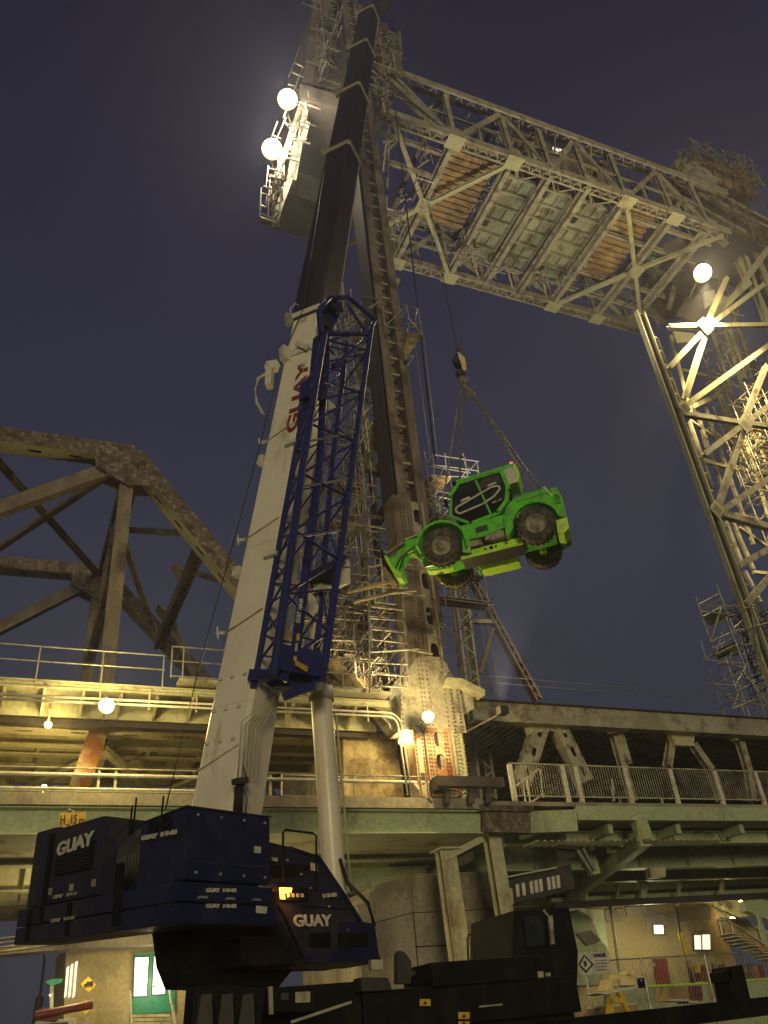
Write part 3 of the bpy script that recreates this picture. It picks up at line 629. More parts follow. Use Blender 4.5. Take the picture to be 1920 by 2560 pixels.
for k_ in range(len(NX) - 2):
    x0, x1 = NX[k_ + 1], NX[k_ + 2]; xm = (x0 + x1) / 2
    for Yp in (YL, YR):
        bar(T, 'sub_strut', (xm, Yp, ZB), (xm, Yp, (ZB + ZT) / 2), .14, .14, 'steel', 'angle', up=(0, 1, 0)); bar(T, 'sub_strut', (x0, Yp, (ZB + ZT) / 2), (x1, Yp, (ZB + ZT) / 2), .14, .14, 'steel', 'angle')
    bar(T, 'top_lateral', (x0, YL, ZT + .1), (x1, YR, ZT + .1), .16, .16, 'steel', 'angle'); bar(T, 'top_lateral', (x1, YL, ZT + .1), (x0, YR, ZT + .1), .16, .16, 'steel', 'angle')
for Yp, yy in ((YL + 1.2, 0), (YR - 1.0, 0)):
    for z_ in (ZB + 1.5, ZB + 2.3): bar(T, 'walkway_rail', (15.5, Yp, z_), (43.5, Yp, z_), .08, .08, 'galv', 'tube')
    for k_ in range(19): bar(T, 'rail_post', (16 + k_ * 1.5, Yp, ZB + .4), (16 + k_ * 1.5, Yp, ZB + 2.3), .07, .07, 'galv', 'tube')
for y_ in (27.6, 29.4, 33.2, 35.0): bar(T, 'floor_stringer', (35, y_, ZB + .75), (44, y_, ZB + .75), .22, .4, 'steel', 'ibeam'); bar(T, 'floor_stringer', (15.5, y_, ZB + .75), (20.6, y_, ZB + .75), .22, .4, 'steel', 'ibeam')
# deck plates with stiffener ribs in the middle bays, pieces between ribs sunk
zd = ZB + 1.25
for bi, (x0, x1) in enumerate(((25.2, 27.9), (28.3, 31.0), (31.5, 34.3))):
    ya, yb = YL + 1.7, YR - 1.5
    nr = 6; st = (yb - ya) / nr
    for j in range(nr):
        y0 = ya + j * st
        pl_ = box(T, 'deck_plate', (x0, y0 + .04, zd - (.06 if (j + bi) % 2 else 0)), (x1, y0 + st - .04, zd + .05), 'deckplate')
        box(T, 'deck_rib', (x0, y0 - .05, zd - .42), (x1, y0 + .05, zd - .02), 'deckplate')
        if j % 2 == 0 or bi == 1:
            for xr in ((x0 + (x1 - x0) * f) for f in (.36, .70)): box(pl_, 'stiffener', (xr - .03, y0 + .06, zd - .3), (xr + .03, y0 + st - .06, zd - .08), 'deckplate')
        if (j * 3 + bi) % 4 == 1:
            box(pl_, 'patch_plate', (x0 + .4, y0 + .3, zd - .10), (x0 + 1.2, y0 + st - .35, zd - .07), 'dark')
    for f in (0, 1): box(T, 'edge_rib', (x0 - .06 if f == 0 else x1, ya, zd - .5), (x0 if f == 0 else x1 + .06, yb, zd), 'deckplate')
# timber formwork sheets (open trapezoid corrugation along the span)
for x0, x1, ya, yb in ((20.7, 24.7, YL + .4, YL + 7.2), (34.9, 38.6, YL + .4, YL + 7.6)):
    n = 14; st = (yb - ya) / n
    for j in range(n):
        y0 = ya + j * st
        prism(T, 'formwork_board', [(x0, y0, zd), (x0, y0 + st * .45, zd - .02), (x0, y0 + st * .6, zd + .22), (x0, y0 + st * .98, zd + .22), (x0, y0 + st * .98, zd + .3), (x0, y0, zd + .3)], (x1 - x0, 0, 0), 'wood')
# machinery house wall between the trusses, upper chord level
prism(T, 'machinery_wall', [P('UR', *q, Y=29) for q in ((575, 560), (990, 740), (985, 840), (700, 690))], (0, 3.5, 0), 'brown')
for q in ((740, 640), (770, 648), (745, 662), (772, 668)):
    a = P('UR', *q, Y=28.9); box(T, 'lit_opening', (a.x - .25, 28.92, a.z - .25), (a.x + .3, 28.96, a.z + .12), 'litwin2')
# scaffold clusters hung inside the span
def cluster(name, label, cat, pts, n, size, mats, seed, group=None, Yr=(0, 0), th=.07):
    r = random.Random(seed); c = pts[0]
    t = thing(name, c, label, cat, group)
    for i in range(n):
        f = r.random() * (len(pts) - 1); k = int(f); p = interp(pts[k], pts[k + 1], f - k) + V((r.uniform(-.35, .35), r.uniform(*Yr) if Yr[1] else r.uniform(-.3, .3), r.uniform(-.5, .5)))
        ax = r.choice(((1, 0, 0), (1, 0, 0), (0, 1, 0), (0, 1, 0), (0, 0, 1), (0, 0, 1), (0, 0, 1), (.6, 0, .8), (0, .7, .7)))
        d = V(ax) * r.uniform(.3, 1) * size
        bar(t, 'scaffold_tube', p - d / 2, p + d / 2, th, th, r.choice(mats), 'tube')
    return t
zs = ZB + 1.0
cluster('scaffolding', 'bright scaffold tubes under the span beside the left timber formwork', 'scaffolding', [V((24.9, 26.6, zs)), V((24.9, 35.5, zs))], 46, 1.7, ('whiteclean', 'galv', 'galv'), 5, Yr=(-.3, .3))
cluster('scaffolding', 'bright scaffold tubes under the span beside the right timber formwork', 'scaffolding', [V((34.7, 27.0, zs - .5)), V((34.6, 35.5, zs - .3))], 46, 1.6, ('whiteclean', 'galv', 'whiteclean'), 6, Yr=(-.3, .3))
cluster('scaffolding', 'scaffold tubes hanging in the left end of the lift span', 'scaffolding', [P('UR', 190, 640, Y=27), P('UR', 150, 800, Y=29), P('UR', 40, 940, Y=31)], 34, 1.8, ('galv', 'whiteclean', 'wood'), 7)
cluster('scaffolding', 'scaffold tubes in the right end of the lift span by the tower', 'scaffolding', [P('UR', 1130, 1080, Y=32), P('UR', 1190, 1180, Y=34)], 30, 1.5, ('whiteclean', 'galv', 'green'), 8)
cluster('scaffolding', 'brightly lit scaffold tubes at the right end of the top chord', 'scaffolding', [P('UR', 1215, 790, Y=27), P('UR', 1250, 850, Y=27.5), P('UR', 1310, 890, Y=28)], 44, 1.8, ('whiteclean', 'galv'), 9, th=.09)
cluster('scaffolding', 'loose scaffold tubes under the far chord beside the right tower', 'scaffolding', [P('UR', 1020, 1250, Y=35), P('UR', 1180, 1370, Y=34)], 40, 2.2, ('scaf', 'galv'), 10)
cluster('scaffolding', 'small cluster of scaffold tubes on the left tower below the span', 'scaffolding', [P('UR', 60, 900, Y=27), P('UR', 50, 1050, Y=28)], 16, 1.8, ('galv', 'scaf'), 11)
cluster('scaffolding', 'scaffold tubes on the middle of the top chord', 'scaffolding', [P('UR', 480, 610, Y=28), P('UR', 540, 600, Y=29)], 20, 1.8, ('galv', 'whiteclean'), 12)

# ------------------------------------------------------------------ right lift tower
RT_ = thing('lift_tower', (31.6, 26, 8), 'braced steel right lift tower lit yellow by the floodlight', 'lift tower')
lx = 31.75
box(RT_, 'leg_web', (lx - .27, 26.08, 8), (lx + .22, 26.2, 38.5), 'dark')  # web coloured dark for the shade between the bright flanges
for x0 in (-.36, .22): 
    box(RT_, 'leg_flange', (lx + x0, 25.9, 8), (lx + x0 + .08, 26.22, 38.5), 'steel_pale')
for i in range(17): box(RT_, 'leg_cleat', (lx + .36, 26.0, 18 + i * 1.15), (lx + .62, 26.3, 18.1 + i * 1.15), 'steel_pale')
def rb(q, w_, mt='steel', Y=26, Y2=None, sh='box', fr='UR'): pbar(RT_, 'tower_brace', fr, q, w_, w_ * .8, mt, Y, Y2, shape=sh, up=(0, 1, 0))
for q in ((1230, 1412, 1700, 1404), (1230, 1590, 1390, 1420), (1390, 1410, 1480, 1200), (1400, 1410, 1640, 1230), (1300, 1720, 1395, 1420), (1300, 1755, 1720, 1450), (1300, 1790, 1560, 1830), (1380, 1965, 1560, 1830), (1440, 2200, 1560, 1830), (1560, 1830, 1720, 1710), (1550, 1830, 1650, 1580), (1560, 1830, 1720, 1850), (1450, 2212, 1720, 2030)):
    rb(q, .33, 'steel_pale' if q[3] < 1500 else 'steel', sh='ibeam')
rb((840, 790, 1250, 905), .4, 'steel', fr='C8'); rb((950, 1150, 1250, 985), .32, 'steel', fr='C8'); rb((1000, 1420, 1250, 1130), .32, 'steel', fr='C8')
for cx, cy, r in ((1390, 1408, .85), (1562, 1832, .7), (1300, 1760, .6), (1440, 2200, .6)):
    c = P('UR', cx, cy, Y=25.7)
    gp = prism(RT_, 'gusset_plate', [c + V((x_ * r, 0, z_ * r)) for x_, z_ in ((-.75, -.15), (-.15, -1), (.75, -.1), (.8, .2), (.15, 1), (-.7, .2))], (0, .05, 0), 'steel_pale')
    A = Acc()
    for i in range(-5, 6):
        for j in range(-5, 6):
            if abs(i) + abs(j) < 5: p = c + V((i * r * .13, -.01, j * r * .13)); A.bar(p, p + V((0, -.02, 0)), .04, .04)
    A.build('rivets', 'steel', gp)
# right hand legs (outside edge of the picture) and deeper members
for q, w_, Y, mt in (((1540, 1120, 1720, 1520), .6, 30, 'steel_pale'), ((1600, 1100, 1760, 1480), .5, 30, 'steel_pale'), ((1440, 860, 1760, 1540), 1.2, 34, 'dark'), ((1450, 1180, 1620, 1700), .35, 33, 'steel'), ((1240, 1450, 1330, 1800), .22, 31, 'steel_pale'),
                     ((1180, 1460, 1290, 1760), .2, 33, 'steel'), ((1290, 1600, 1450, 1640), .3, 33, 'steel_pale'), ((1330, 1760, 1460, 1700), .35, 32, 'steel_pale'), ((1350, 1780, 1460, 2100), .25, 33, 'steel'), ((1430, 1650, 1560, 1990), .5, 32, 'steel_pale'),
                     ((1320, 1700, 1380, 1900), .18, 33, 'steel'), ((1590, 1560, 1760, 2100), .45, 32, 'dark'), ((1380, 1990, 1520, 2030), .3, 33, 'steel_pale'), ((1400, 1850, 1659, 2060), .35, 33, 'steel_pale'), ((1480, 1400, 1560, 1640), .4, 31, 'steel_pale')):
    pbar(RT_, 'inner_member', 'UR', q, w_, w_ * .7, mt, Y, up=(0, 1, 0))
for q in ((680, 100, 740, 335), (620, 150, 780, 620), (720, 30, 1060, 1000), (960, 880, 1150, 1010), (870, 840, 980, 1130), (920, 850, 1060, 1170), (1000, 1180, 1110, 1400), (730, 430, 1000, 490), (620, 140, 920, 345), (1060, 1190, 1160, 1200), (930, 790, 1120, 830)):
    pbar(RT_, 'inner_member', 'C8', q, .22, .2, 'steel_pale' if q[1] in (430, 1190) else 'steel', 32.5, up=(0, 1, 0))
prism(RT_, 'portal_wall', [P('C3', *q, Y=38) for q in ((640, 900), (1000, 740), (1260, 880), (1320, 1180), (900, 1400), (680, 1330))], (0, .4, 0), 'brown')
for q in ((600, 960, 990, 1095), (600, 1000, 990, 1135), (830, 700, 1060, 790), (640, 1200, 1010, 790), (700, 1220, 1060, 830), (480, 1000, 640, 1210), (560, 1230, 800, 1400), (640, 1290, 830, 1440), (900, 1160, 860, 1330), (760, 1050, 1000, 1010)):
    pbar(RT_, 'portal_beam', 'C3', q, .38, .3, 'steel' if q[0] > 650 else 'brown', 35, up=(0, 1, 0))
for q, Y in (((1405, 960, 1480, 1130), 29), ((1460, 930, 1643, 1480), 29), ((1540, 900, 1720, 1300), 30), ((1330, 1290, 1643, 860), 28), ((1200, 1400, 1490, 1130), 27)):
    pbar(RT_, 'upper_member', 'C3', q, .45, .4, 'steel_pale', Y, shape='ibeam', up=(0, 1, 0))
# lattice scaffold stair inside the tower
laced(RT_, 'inner_mast', P('UR', 1440, 1420, Y=31), P('UR', 1700, 2250, Y=31), 1.5, .16, 'steel_pale', up=(0, 1, 0), pitch=1.1, faces=(1, -1), t=.14)
# head: sheaves, platform, dark boxes
HD = thing('tower_head', (45, 28, 60), 'dark tower head with sheave wheel and timber platform at the right', 'machinery')
prism(HD, 'platform', [P('UR', *q, Y=28) for q in ((1330, 665), (1590, 770), (1585, 850), (1290, 720))], (0, 4, 0), 'wood')
for i in range(7): a = P('UR', 1335 + i * 42, 672 + i * 17, Y=27.9); bar(HD, 'platform_joist', a, a + V((-1.0, 0, -3.2)), .14, .14, 'brown')
mt_ = Matrix.Translation(P('UR', 1350, 770, Y=27.6))
lathe('sheave_wheel', [(0, -.2), (2.0, -.2), (2.2, -.3), (2.3, -.1), (2.3, .2), (0, .2)], 'steel', HD, mt_, n=28)
prism(HD, 'cladding', [P('UR', *q, Y=30) for q in ((1290, 800), (1560, 870), (1660, 1000), (1659, 1200), (1420, 1090), (1340, 900))], (0, 2, 0), 'dark')
for q in ((1220, 750, 1300, 640), (1240, 760, 1320, 660), (1330, 640, 1600, 760), (1590, 690, 1610, 860), (1560, 690, 1640, 800), (1540, 700, 1560, 760), (1330, 640, 1325, 600), (1400, 660, 1398, 620), (1470, 690, 1468, 650), (1560, 725, 1558, 670), (1325, 605, 1560, 680)):
    pbar(HD, 'rail', 'UR', q, .12, .12, 'scaf', 27.4, shape='tube')
for q in ((1400, 820, 1659, 960), (1380, 850, 1659, 990), (1290, 860, 1560, 1010), (1340, 930, 1480, 1060)): pbar(HD, 'head_beam', 'UR', q, .5, .4, 'steel', 28.5, up=(0, 1, 0))
plate(HD, 'lit_panel', 'UR', [(1385, 1260), (1425, 1252), (1440, 1300), (1390, 1330)], .2, 'whiteclean', Y=28.0); plate(HD, 'lit_panel', 'UR', [(1440, 1262), (1500, 1290), (1510, 1340), (1450, 1330)], .2, 'steel_pale', Y=28.6)
prism(HD, 'soffit_panel', [P('UR', *q, Y=31) for q in ((1300, 1300), (1400, 1260), (1450, 1330), (1390, 1410), (1260, 1360))], (0, .2, 0), 'cwt')
plate(HD, 'platform', 'UR', [(1250, 1430), (1340, 1440), (1360, 1475), (1270, 1480)], .12, 'steel_pale', Y=30)
cluster('scaffolding', 'dense yellow-lit scaffold tubes inside the top of the right tower', 'scaffolding', [P('UR', 1440, 1430, Y=29), P('UR', 1540, 1700, Y=29.5), P('UR', 1640, 2000, Y=30)], 110, 2.3, ('scaf', 'steel_pale', 'steel_pale', 'wood'), 21, Yr=(-2.2, 2.2), th=.075)
cluster('scaffolding', 'scaffold tubes at the outer edge of the right tower, lower half', 'scaffolding', [P('UR', 1620, 1500, Y=30), P('UR', 1650, 1900, Y=30), P('LR', 1650, 0, Y=30)], 70, 2.2, ('scaf', 'galv'), 22, Yr=(-1.5, 1.5), th=.06)
cluster('scaffolding', 'orange-brown cluttered tubes on the right tower head', 'scaffolding', [P('UR', 1500, 880, Y=28), P('UR', 1560, 960, Y=28), P('UR', 1659, 1040, Y=28)], 60, 2.4, ('scaf', 'wood', 'galv'), 23, Yr=(-.6, .6))

# ------------------------------------------------------------------ upper approach deck on the right
T = thing('approach_deck', (20, 26, 11.3), 'upper bridge deck with plate edge girder and ribbed soffit on the right', 'bridge deck')
box(T, 'edge_girder_web', (15.3, 25.9, 11.32), (70, 25.96, 12.08), 'steel'); box(T, 'edge_girder_flange', (15.3, 25.75, 11.27), (70, 26.25, 11.32), 'steel'); box(T, 'edge_girder_flange', (15.3, 25.75, 12.08), (70, 26.3, 12.12), 'dark')
box(T, 'deck_slab', (14.5, 26.3, 11.9), (70, 38, 12.0), 'brown')
for i in range(110): bar(T, 'soffit_rib', (15.0 + i * .33, 26.3, 11.62), (15.0 + i * .33, 37.5, 11.62), .12, .45, 'steel', 'box')
bar(T, 'edge_beam', (14.5, 37.7, 11.5), (70, 37.7, 11.5), .4, .9, 'steel')
T = thing('support_bents', (20, 26.6, 7.9), 'slanting perforated steel struts holding up the right upper deck', 'supports')
for q in ((345, 262, 235, 600), (440, 262, 600, 590)):
    a = P('C13', q[0], q[1], Y=26.4); b = P('C13', q[2], q[3], Y=26.4); holed(T, 'perforated_strut', a, b, .62, .5, 'steel', up=(0, 1, 0), pitch=.75, hole=(.2, .1))
for q in ((785, 265, 850, 490), (775, 330, 880, 700), (1110, 300, 1078, 500), (1225, 370, 1330, 520), (1478, 300, 1545, 520), (1545, 520, 1570, 700), (1330, 520, 1390, 700)):
    pbar(T, 'strut', 'C13', q, .30, .3, 'steel', 26.6, shape='ibeam', up=(0, 1, 0))
for q in (((270, 240), (515, 255), (515, 310), (400, 290), (290, 310)), ((745, 268), (815, 272), (805, 300), (760, 300)), ((1090, 290), (1242, 296), (1230, 380), (1130, 375)), ((1450, 300), (1505, 305), (1495, 345), (1475, 345))):
    plate(T, 'gusset_plate', 'C13', q, .3, 'steel_pale', Y=26.2)
T = thing('guide_cable', (14, 24, 12.3), 'thin cables strung above the right deck', 'cable')
for z in (12.30, 12.05, 12.55): 
    if z != 12.55: sweep('wire', [(13.9, 24, z), (20, 24, z - .04), (34, 24, z - .02)], .012, 'galv', T, n=4)
# mesh railing of the right hand walkway
R_ = thing('mesh_railing', (17, 24, 7.9), 'long mesh walkway railing with pale posts lit from below on the right', 'railing')
xs0 = P('C13', 165, 470, Y=24).x
bar(R_, 'top_rail', (xs0, 24, 9.15), (48, 24, 9.15), .07, .06, 'steel_pale', 'tube'); bar(R_, 'bottom_rail', (xs0, 24, 8.06), (48, 24, 8.06), .05, .05, 'steel_pale', 'tube')
for q in ((165, 470), (470, 485), (545, 488), (828, 500), (1090, 510), (1345, 518), (1580, 525)):
    x = P('C13', *q, Y=24).x; box(R_, 'post', (x - .075, 23.95, 7.86), (x + .075, 24.07, 9.12), 'whiteclean')
for x in (29.4, 31.4, 33.5, 35.6, 38, 41, 44): box(R_, 'post', (x - .075, 23.95, 7.86), (x + .075, 24.07, 9.12), 'whiteclean')
x = xs0 + .12
n = 0
while x < 46 and n < 290: bar(R_, 'picket', (x, 24.0, 8.05), (x, 24.0, 9.14), .022, .022, 'steel', 'box', up=(0, 1, 0)); x += .105; n += 1
H_ = thing('stair_handrail', (16, 24.8, 7.9), 'short bright handrail with ladder posts behind the mesh railing', 'handrail')
for q in ((210, 610, 340, 512), (290, 708, 372, 655), (245, 560, 262, 700), (268, 560, 290, 708), (345, 515, 365, 680)): pbar(H_, 'rail', 'C13', q, .07, .07, 'whiteclean', 24.9, shape='tube')
for q in ((760, 570, 770, 700), (800, 670, 812, 720), (1045, 680, 1050, 720)): pbar(H_, 'stanchion', 'C13', q, .08, .08, 'whiteclean', 24.9)

# ------------------------------------------------------------------ mobile crane
CR = thing('mobile_crane', CL(2.2, 1.3, 0), 'dark blue mobile crane with weathered white telescopic boom raised steeply', 'mobile crane')
P0 = P('P', 561, 2061, Y=14.0); TIP = P('P', 924, 30, Y=17.8); BD = (TIP - P0).normalized(); BL = (TIP - P0).length
def proj(p):
    v = V(p) - EYE; z = v.dot(FW); return 960 + FPX * v.dot(RT) / z, 1280 - FPX * v.dot(UP) / z
def kfor(y):
    lo, hi = -2.0, BL
    for _ in range(40):
        mid = (lo + hi) / 2
        if proj(P0 + BD * mid)[1] > y: lo = mid
        else: hi = mid
    return lo
cvec = (EYE - (P0 + BD * 12)); cvec = (cvec - BD * cvec.dot(BD)).normalized(); rvec = cvec.cross(BD) * -1
if proj(P0 + BD * 12 + rvec)[0] < proj(P0 + BD * 12)[0]: rvec = -rvec
dl = math.radians(7)
n1 = cvec * math.cos(dl) + rvec * math.sin(dl); n2 = rvec * math.cos(dl) - cvec * math.sin(dl)   # towards near corner / right corner
def ring(k, w_):
    R = w_ / math.sqrt(2); c = P0 + BD * k; ch = .16 * w_
    pts = []
    dirs = [n1, n2, -n1, -n2]
    for i, d in enumerate(dirs):
        nx, pv = dirs[(i + 1) % 4], dirs[i - 1]
        pts += [c + d * R + (pv - d).normalized() * ch * .5, c + d * R + (nx - d).normalized() * ch * .5]
    return pts
def section_mesh(name, k0, k1, w0, w1, mat):
    a, b = ring(k0, w0), ring(k1, w1); n = len(a)
    o = mesh(name, a + b, [list(range(n)), list(range(n, 2 * n))] + [[i, (i + 1) % n, (i + 1) % n + n, i + n] for i in range(n)], mat, CR)
    return o
ks = [-.6, kfor(905), kfor(806), kfor(393), kfor(243), kfor(131), kfor(42), BL + .0]
ws = [.90, .88, .84] + [px * (P0 + BD * k - EYE).dot(FW) / FPX / 1.62 for px, k in ((98, ks[3]), (82, ks[4]), (68, ks[5]), (60, ks[6]), (56, ks[6]))]
ws[2] = max(.84, ws[3] + .03)
secs = []
for i in range(7):
    secs.append(section_mesh('boom_section', ks[i] - (.3 if i else 0), ks[i + 1], ws[i], ws[i] - .01, 'white' if i < 2 else 'boomdark'))
for i in range(1, 7):
    w_ = ws[i - 1] + (.10 if i > 1 else .07)
    o = section_mesh('boom_collar', ks[i] - (.30 if i > 2 else .22), ks[i], w_, w_ + .02, 'whiteclean' if i <= 2 else 'cwt2')
    if i == 1: continue
    for sg in (-1, 1):   # rounded guide lugs on the collar corners
        c = P0 + BD * (ks[i] - .25) - n2 * (w_ / math.sqrt(2)) * 1.0
    bar(o, 'rope_guide', P0 + BD * (ks[i] - .5) - n2 * (w_ * .68), P0 + BD * (ks[i] + .0) - n2 * (w_ * .80), .1, .14, 'cwt2')
NOSE = P('P', 975, 5, Y=18.05)
section_mesh('boom_head', BL - .8, BL, ws[6] * .9, ws[6] * .9, 'dark'); bar(CR, 'head_sheave_plate', TIP - BD * .4, NOSE, .5, .5, 'dark')
# head handles (bent bars) on the white section
def L_(k, u, v_=0): return P0 + BD * k - n2 * u + n1 * v_
kh = ks[2]
for k0, u0 in ((kh - .05, .30), (kh - .15, .62)):
    a = L_(k0, u0, .22 - u0 * .3); sweep('guard_hoop', [a, a + BD * .35 - n2 * .12, a + BD * .55 - n2 * .02 + n1 * .1, a + BD * .45 + n2 * .22 + n1 * .12, a + BD * .05 + n2 * .3 + n1 * .15], .018, 'whiteclean', secs[1])
def face_pt(k, f, out=.012, w_=None):   # point on the left visible face: f=0 near corner .. 1 left corner
    w_ = w_ or (.90 - .02 * k / 10); R = w_ / math.sqrt(2); c = P0 + BD * k
    return c + n1 * R * (1 - f) - n2 * R * f + (n1 - n2).normalized() * out
fdir = (-n2 - n1).normalized()
kt = kfor(1120)
text(CR, 'red_lettering', 'GUAY', face_pt(kt, .03), BD, fdir, .33, 'redletter', width=kfor(945) - kt, bold=.03)
kk = ks[2] - .55; prism(CR, 'pale_sticker', [face_pt(kk, .42), face_pt(kk, .66), face_pt(kk + .22, .66), face_pt(kk + .22, .42)], (n1 - n2) * .005, 'decal')
for yy in (1040, 1390, 1790):   # weld seams round the white section
    k = kfor(yy); a, b = ring(k, .905), ring(k + .02, .905); n = len(a)
    mesh('weld_seam', a + b, [[i, (i + 1) % n, (i + 1) % n + n, i + n] for i in range(n)], 'whiteclean', CR)
for k in [kfor(q) for q in (1720, 1800, 1880)]:
    for f in (.25, .55, .85): p_ = face_pt(k, f); bar(CR, 'pin_boss', p_, p_ + (n1 - n2) * .03, .07, .07, 'whiteclean', 'tube')
for k0, k1 in ((ks[2], ks[3]), (ks[3], ks[4]), (ks[4], ks[5]), (ks[5], ks[6])):   # side ribs of the dark sections, right one pale: lamplit edge painted in
    w_ = ws[ks.index(k0) + 1] * 1.02; R = w_ / math.sqrt(2)
    for u in (-.93, .93): bar(CR, 'edge_rib', P0 + BD * k0 + n2 * R * u + n1 * .03, P0 + BD * (k1 - .3) + n2 * R * u + n1 * .03, .05, .05, 'bluedark' if u < 0 else 'cwt2')
# straps, rope and rope supports down the left edge
for yy in (1340, 1568, 1905, 1100):
    k = kfor(yy); sweep('strap', [face_pt(k - .35, 1.04, .03), face_pt(k + .05, .10, .03)], .014, 'steel_pale', CR)
for yy in (1100, 1340, 1568): 
    k = kfor(yy); a = face_pt(k - .3, 1.0, 0); bar(CR, 'rope_support', a, a + fdir * .22 + BD * .05, .05, .05, 'whiteclean'); bar(CR, 'rope_support', a + fdir * .16 - BD * .1, a + fdir * .24 + BD * .2, .03, .03, 'whiteclean')
for yy in (1160, 1440): 
    k = kfor(yy); a = face_pt(k, 1.02, -.1); bar(CR, 'rope_guide', a, a + fdir * .16 + BD * .02, .18, .22, 'whiteclean')
    b2 = face_pt(k + .1, .12, .02); bar(CR, 'side_bracket', b2, b2 + (n1 - n2) * .06, .28, .12, 'whiteclean', up=tuple(BD))
for yy in (990, 1130, 1180, 1400, 1620):   # rust streak seams
    pass
sweep('hoist_rope', [P('LL', 715, 1285, Y=12.6), L_(kfor(1700), .98), L_(kfor(1200), .78), L_(ks[1], .66, .1), L_(ks[2], .40, .3), L_(ks[3], .62)], .014, 'rope', CR)
# cable reel and loop of hoses at the left of the boom
a = L_(ks[1] - .5, .74); bar(CR, 'cable_drum_arm', a, a - n2 * .25 - BD * .2, .22, .25, 'whiteclean'); bar(CR, 'cable_drum_arm', a - n2 * .2, a - n2 * .1 - BD * .9, .16, .2, 'whiteclean')
bar(CR, 'boom_end_block', L_(ks[1] - .35, .55, .1), L_(ks[1] + .15, .66, .1), .25, .2, 'whiteclean'); bar(CR, 'end_lever', L_(ks[1] - .25, .1, .62), L_(ks[1] + .12, .4, .4), .09, .12, 'whiteclean')
for j in range(4):
    b0 = a - n2 * (.16 + .02 * j) - BD * .35; sweep('looped_hose', [b0, b0 - n2 * .22 - BD * .35, b0 - n2 * (.28 - .03 * j) - BD * .8, b0 - n2 * .12 - BD * 1.25, b0 + n2 * .10 - BD * 1.6], .014, 'steel_pale', CR)
rl = P('Z', 640, 1080, Y=14.6); bar(CR, 'red_marker_lens', rl, rl + BD * .14, .12, .1, 'redlens'); bar(CR, 'marker_bracket', rl - BD * .12 + V((.05, 0, 0)), rl, .16, .12, 'whiteclean')
bar(CR, 'marker_cap', rl + BD * .14 + V((-.12, 0, .02)), rl + BD * .26 + V((.0, 0, .05)), .16, .1, 'decal')
# hydraulic lines on the right face, black hoses at the foot
for j in range(6):
    a = P('LL', 1195 - j * 4, 790 + j * 14, s=1.0); b = P('LL', 1045 + j * 15, 905 + j * 8, s=1.05); c = P('LL', 1025 + j * 18, 1150, s=1.1)
    sweep('hydraulic_pipe', [a, b, c], .011, 'steel_pale', CR, n=5)
for j in range(4):
    a = P('LL', 1040 + j * 6, 1150, s=1.05); sweep('black_hose', [a, P('LL', 1018 + j * 9, 1190, s=.98), P('LL', 1012 + j * 10, 1300, s=.95)], .022, 'hose', CR)
sweep('black_hose', [P('LL', 1050, 1100, s=1.0), P('LL', 1065, 1150, s=1.0), P('LL', 1050, 1190, s=1.0), P('LL', 1068, 1240, s=.98), P('LL', 1060, 1300, s=.95)], .012, 'hose', CR)
bar(CR, 'hose_clamp', P('LL', 1010, 1165, s=.95), P('LL', 1065, 1160, s=.95), .12, .09, 'dark')
# luffing cylinder
a = P('LL', 1450, 1660, s=1.35); b = P('LL', 1385, 765, s=1.35)
cy = bar(CR, 'luffing_cylinder', a, b, .44, .44, 'white', 'tube'); d = (b - a).normalized()
bar(cy, 'cylinder_gland', b - d * .25, b + d * .02, .53, .53, 'whiteclean', 'tube'); bar(cy, 'cylinder_rod', b, b + d * 2.2, .26, .26, 'whiteclean', 'tube')
sweep('cylinder_pipe', [a + V((.2, -.25, 0)), b + V((.22, -.2, -.6)), b + V((.2, -.1, -.5))], .025, 'steel_pale', cy)
sweep('thick_hose', [P('LL', 1470, 1500, s=1.1), P('LL', 1500, 1600, s=.9), P('LL', 1590, 1690, s=.8), P('LL', 1618, 1790, s=.7)], .035, 'hose', CR)
# superstructure: counterweight slabs, rear housings, winch, side frame
def cbox(name, a0, a1, s0, s1, z0_, z1_, mat, bev=.02, parent=CR): return box(parent, name, (a0, s0, z0_), (a1, s1, z1_), mat, bev, CL)
cbox('counterweight_block', .05, 1.52, 0, 1.12, 3.64, 4.56, 'blue', .03)
CLR = lambda a, s, z: CL(a, s, z + .065 * s)
for z_, zz, a1 in ((3.12, 3.36, 1.62), (3.38, 3.62, 1.56)):
    for s0, s1 in ((0, 1.5), (1.53, 2.6), (2.63, 3.7), (3.73, 4.5)):
        box(CR, 'counterweight_slab', (0, s0, z_), (a1 if s0 == 0 else .8, s1, zz), 'bluedark' if s0 > 1 else 'blue', .02, CLR)
box(CR, 'rear_housing', (.02, 2.12, 3.64), (1.0, 3.62, 4.76), 'bluedark', .04, CLR)
box(CR, 'rear_housing_window', (-.015, 2.32, 4.02), (.02, 3.42, 4.42), 'black', 0, CLR)
box(CR, 'rear_housing', (.1, 3.72, 3.64), (1.0, 4.48, 4.84), 'bluedark', .08, CLR)
box(CR, 'slab_gap', (-.01, 3.62, 3.4), (.05, 3.74, 4.7), 'black', 0, CLR); box(CR, 'locking_post', (-.03, 1.42, 3.2), (.03, 1.56, 4.0), 'black', 0, CLR); box(CR, 'locking_post', (-.03, 2.75, 3.15), (.03, 2.86, 3.6), 'black', 0, CLR)
box(CR, 'locking_post', (-.03, 4.0, 3.15), (.03, 4.1, 3.6), 'black', 0, CLR)
mt_ = Matrix.Translation(CL(.75, 1.62, 4.25)) @ Matrix.Rotation(math.atan2(SH.y, SH.x) - math.pi / 2, 4, 'Z')
wd = lathe('winch_drum', [(0, -.48), (.50, -.48), (.50, -.42), (.38, -.41), (.38, .41), (.50, .42), (.50, .48), (0, .48)], 'bluedark', CR, mt_, n=24)
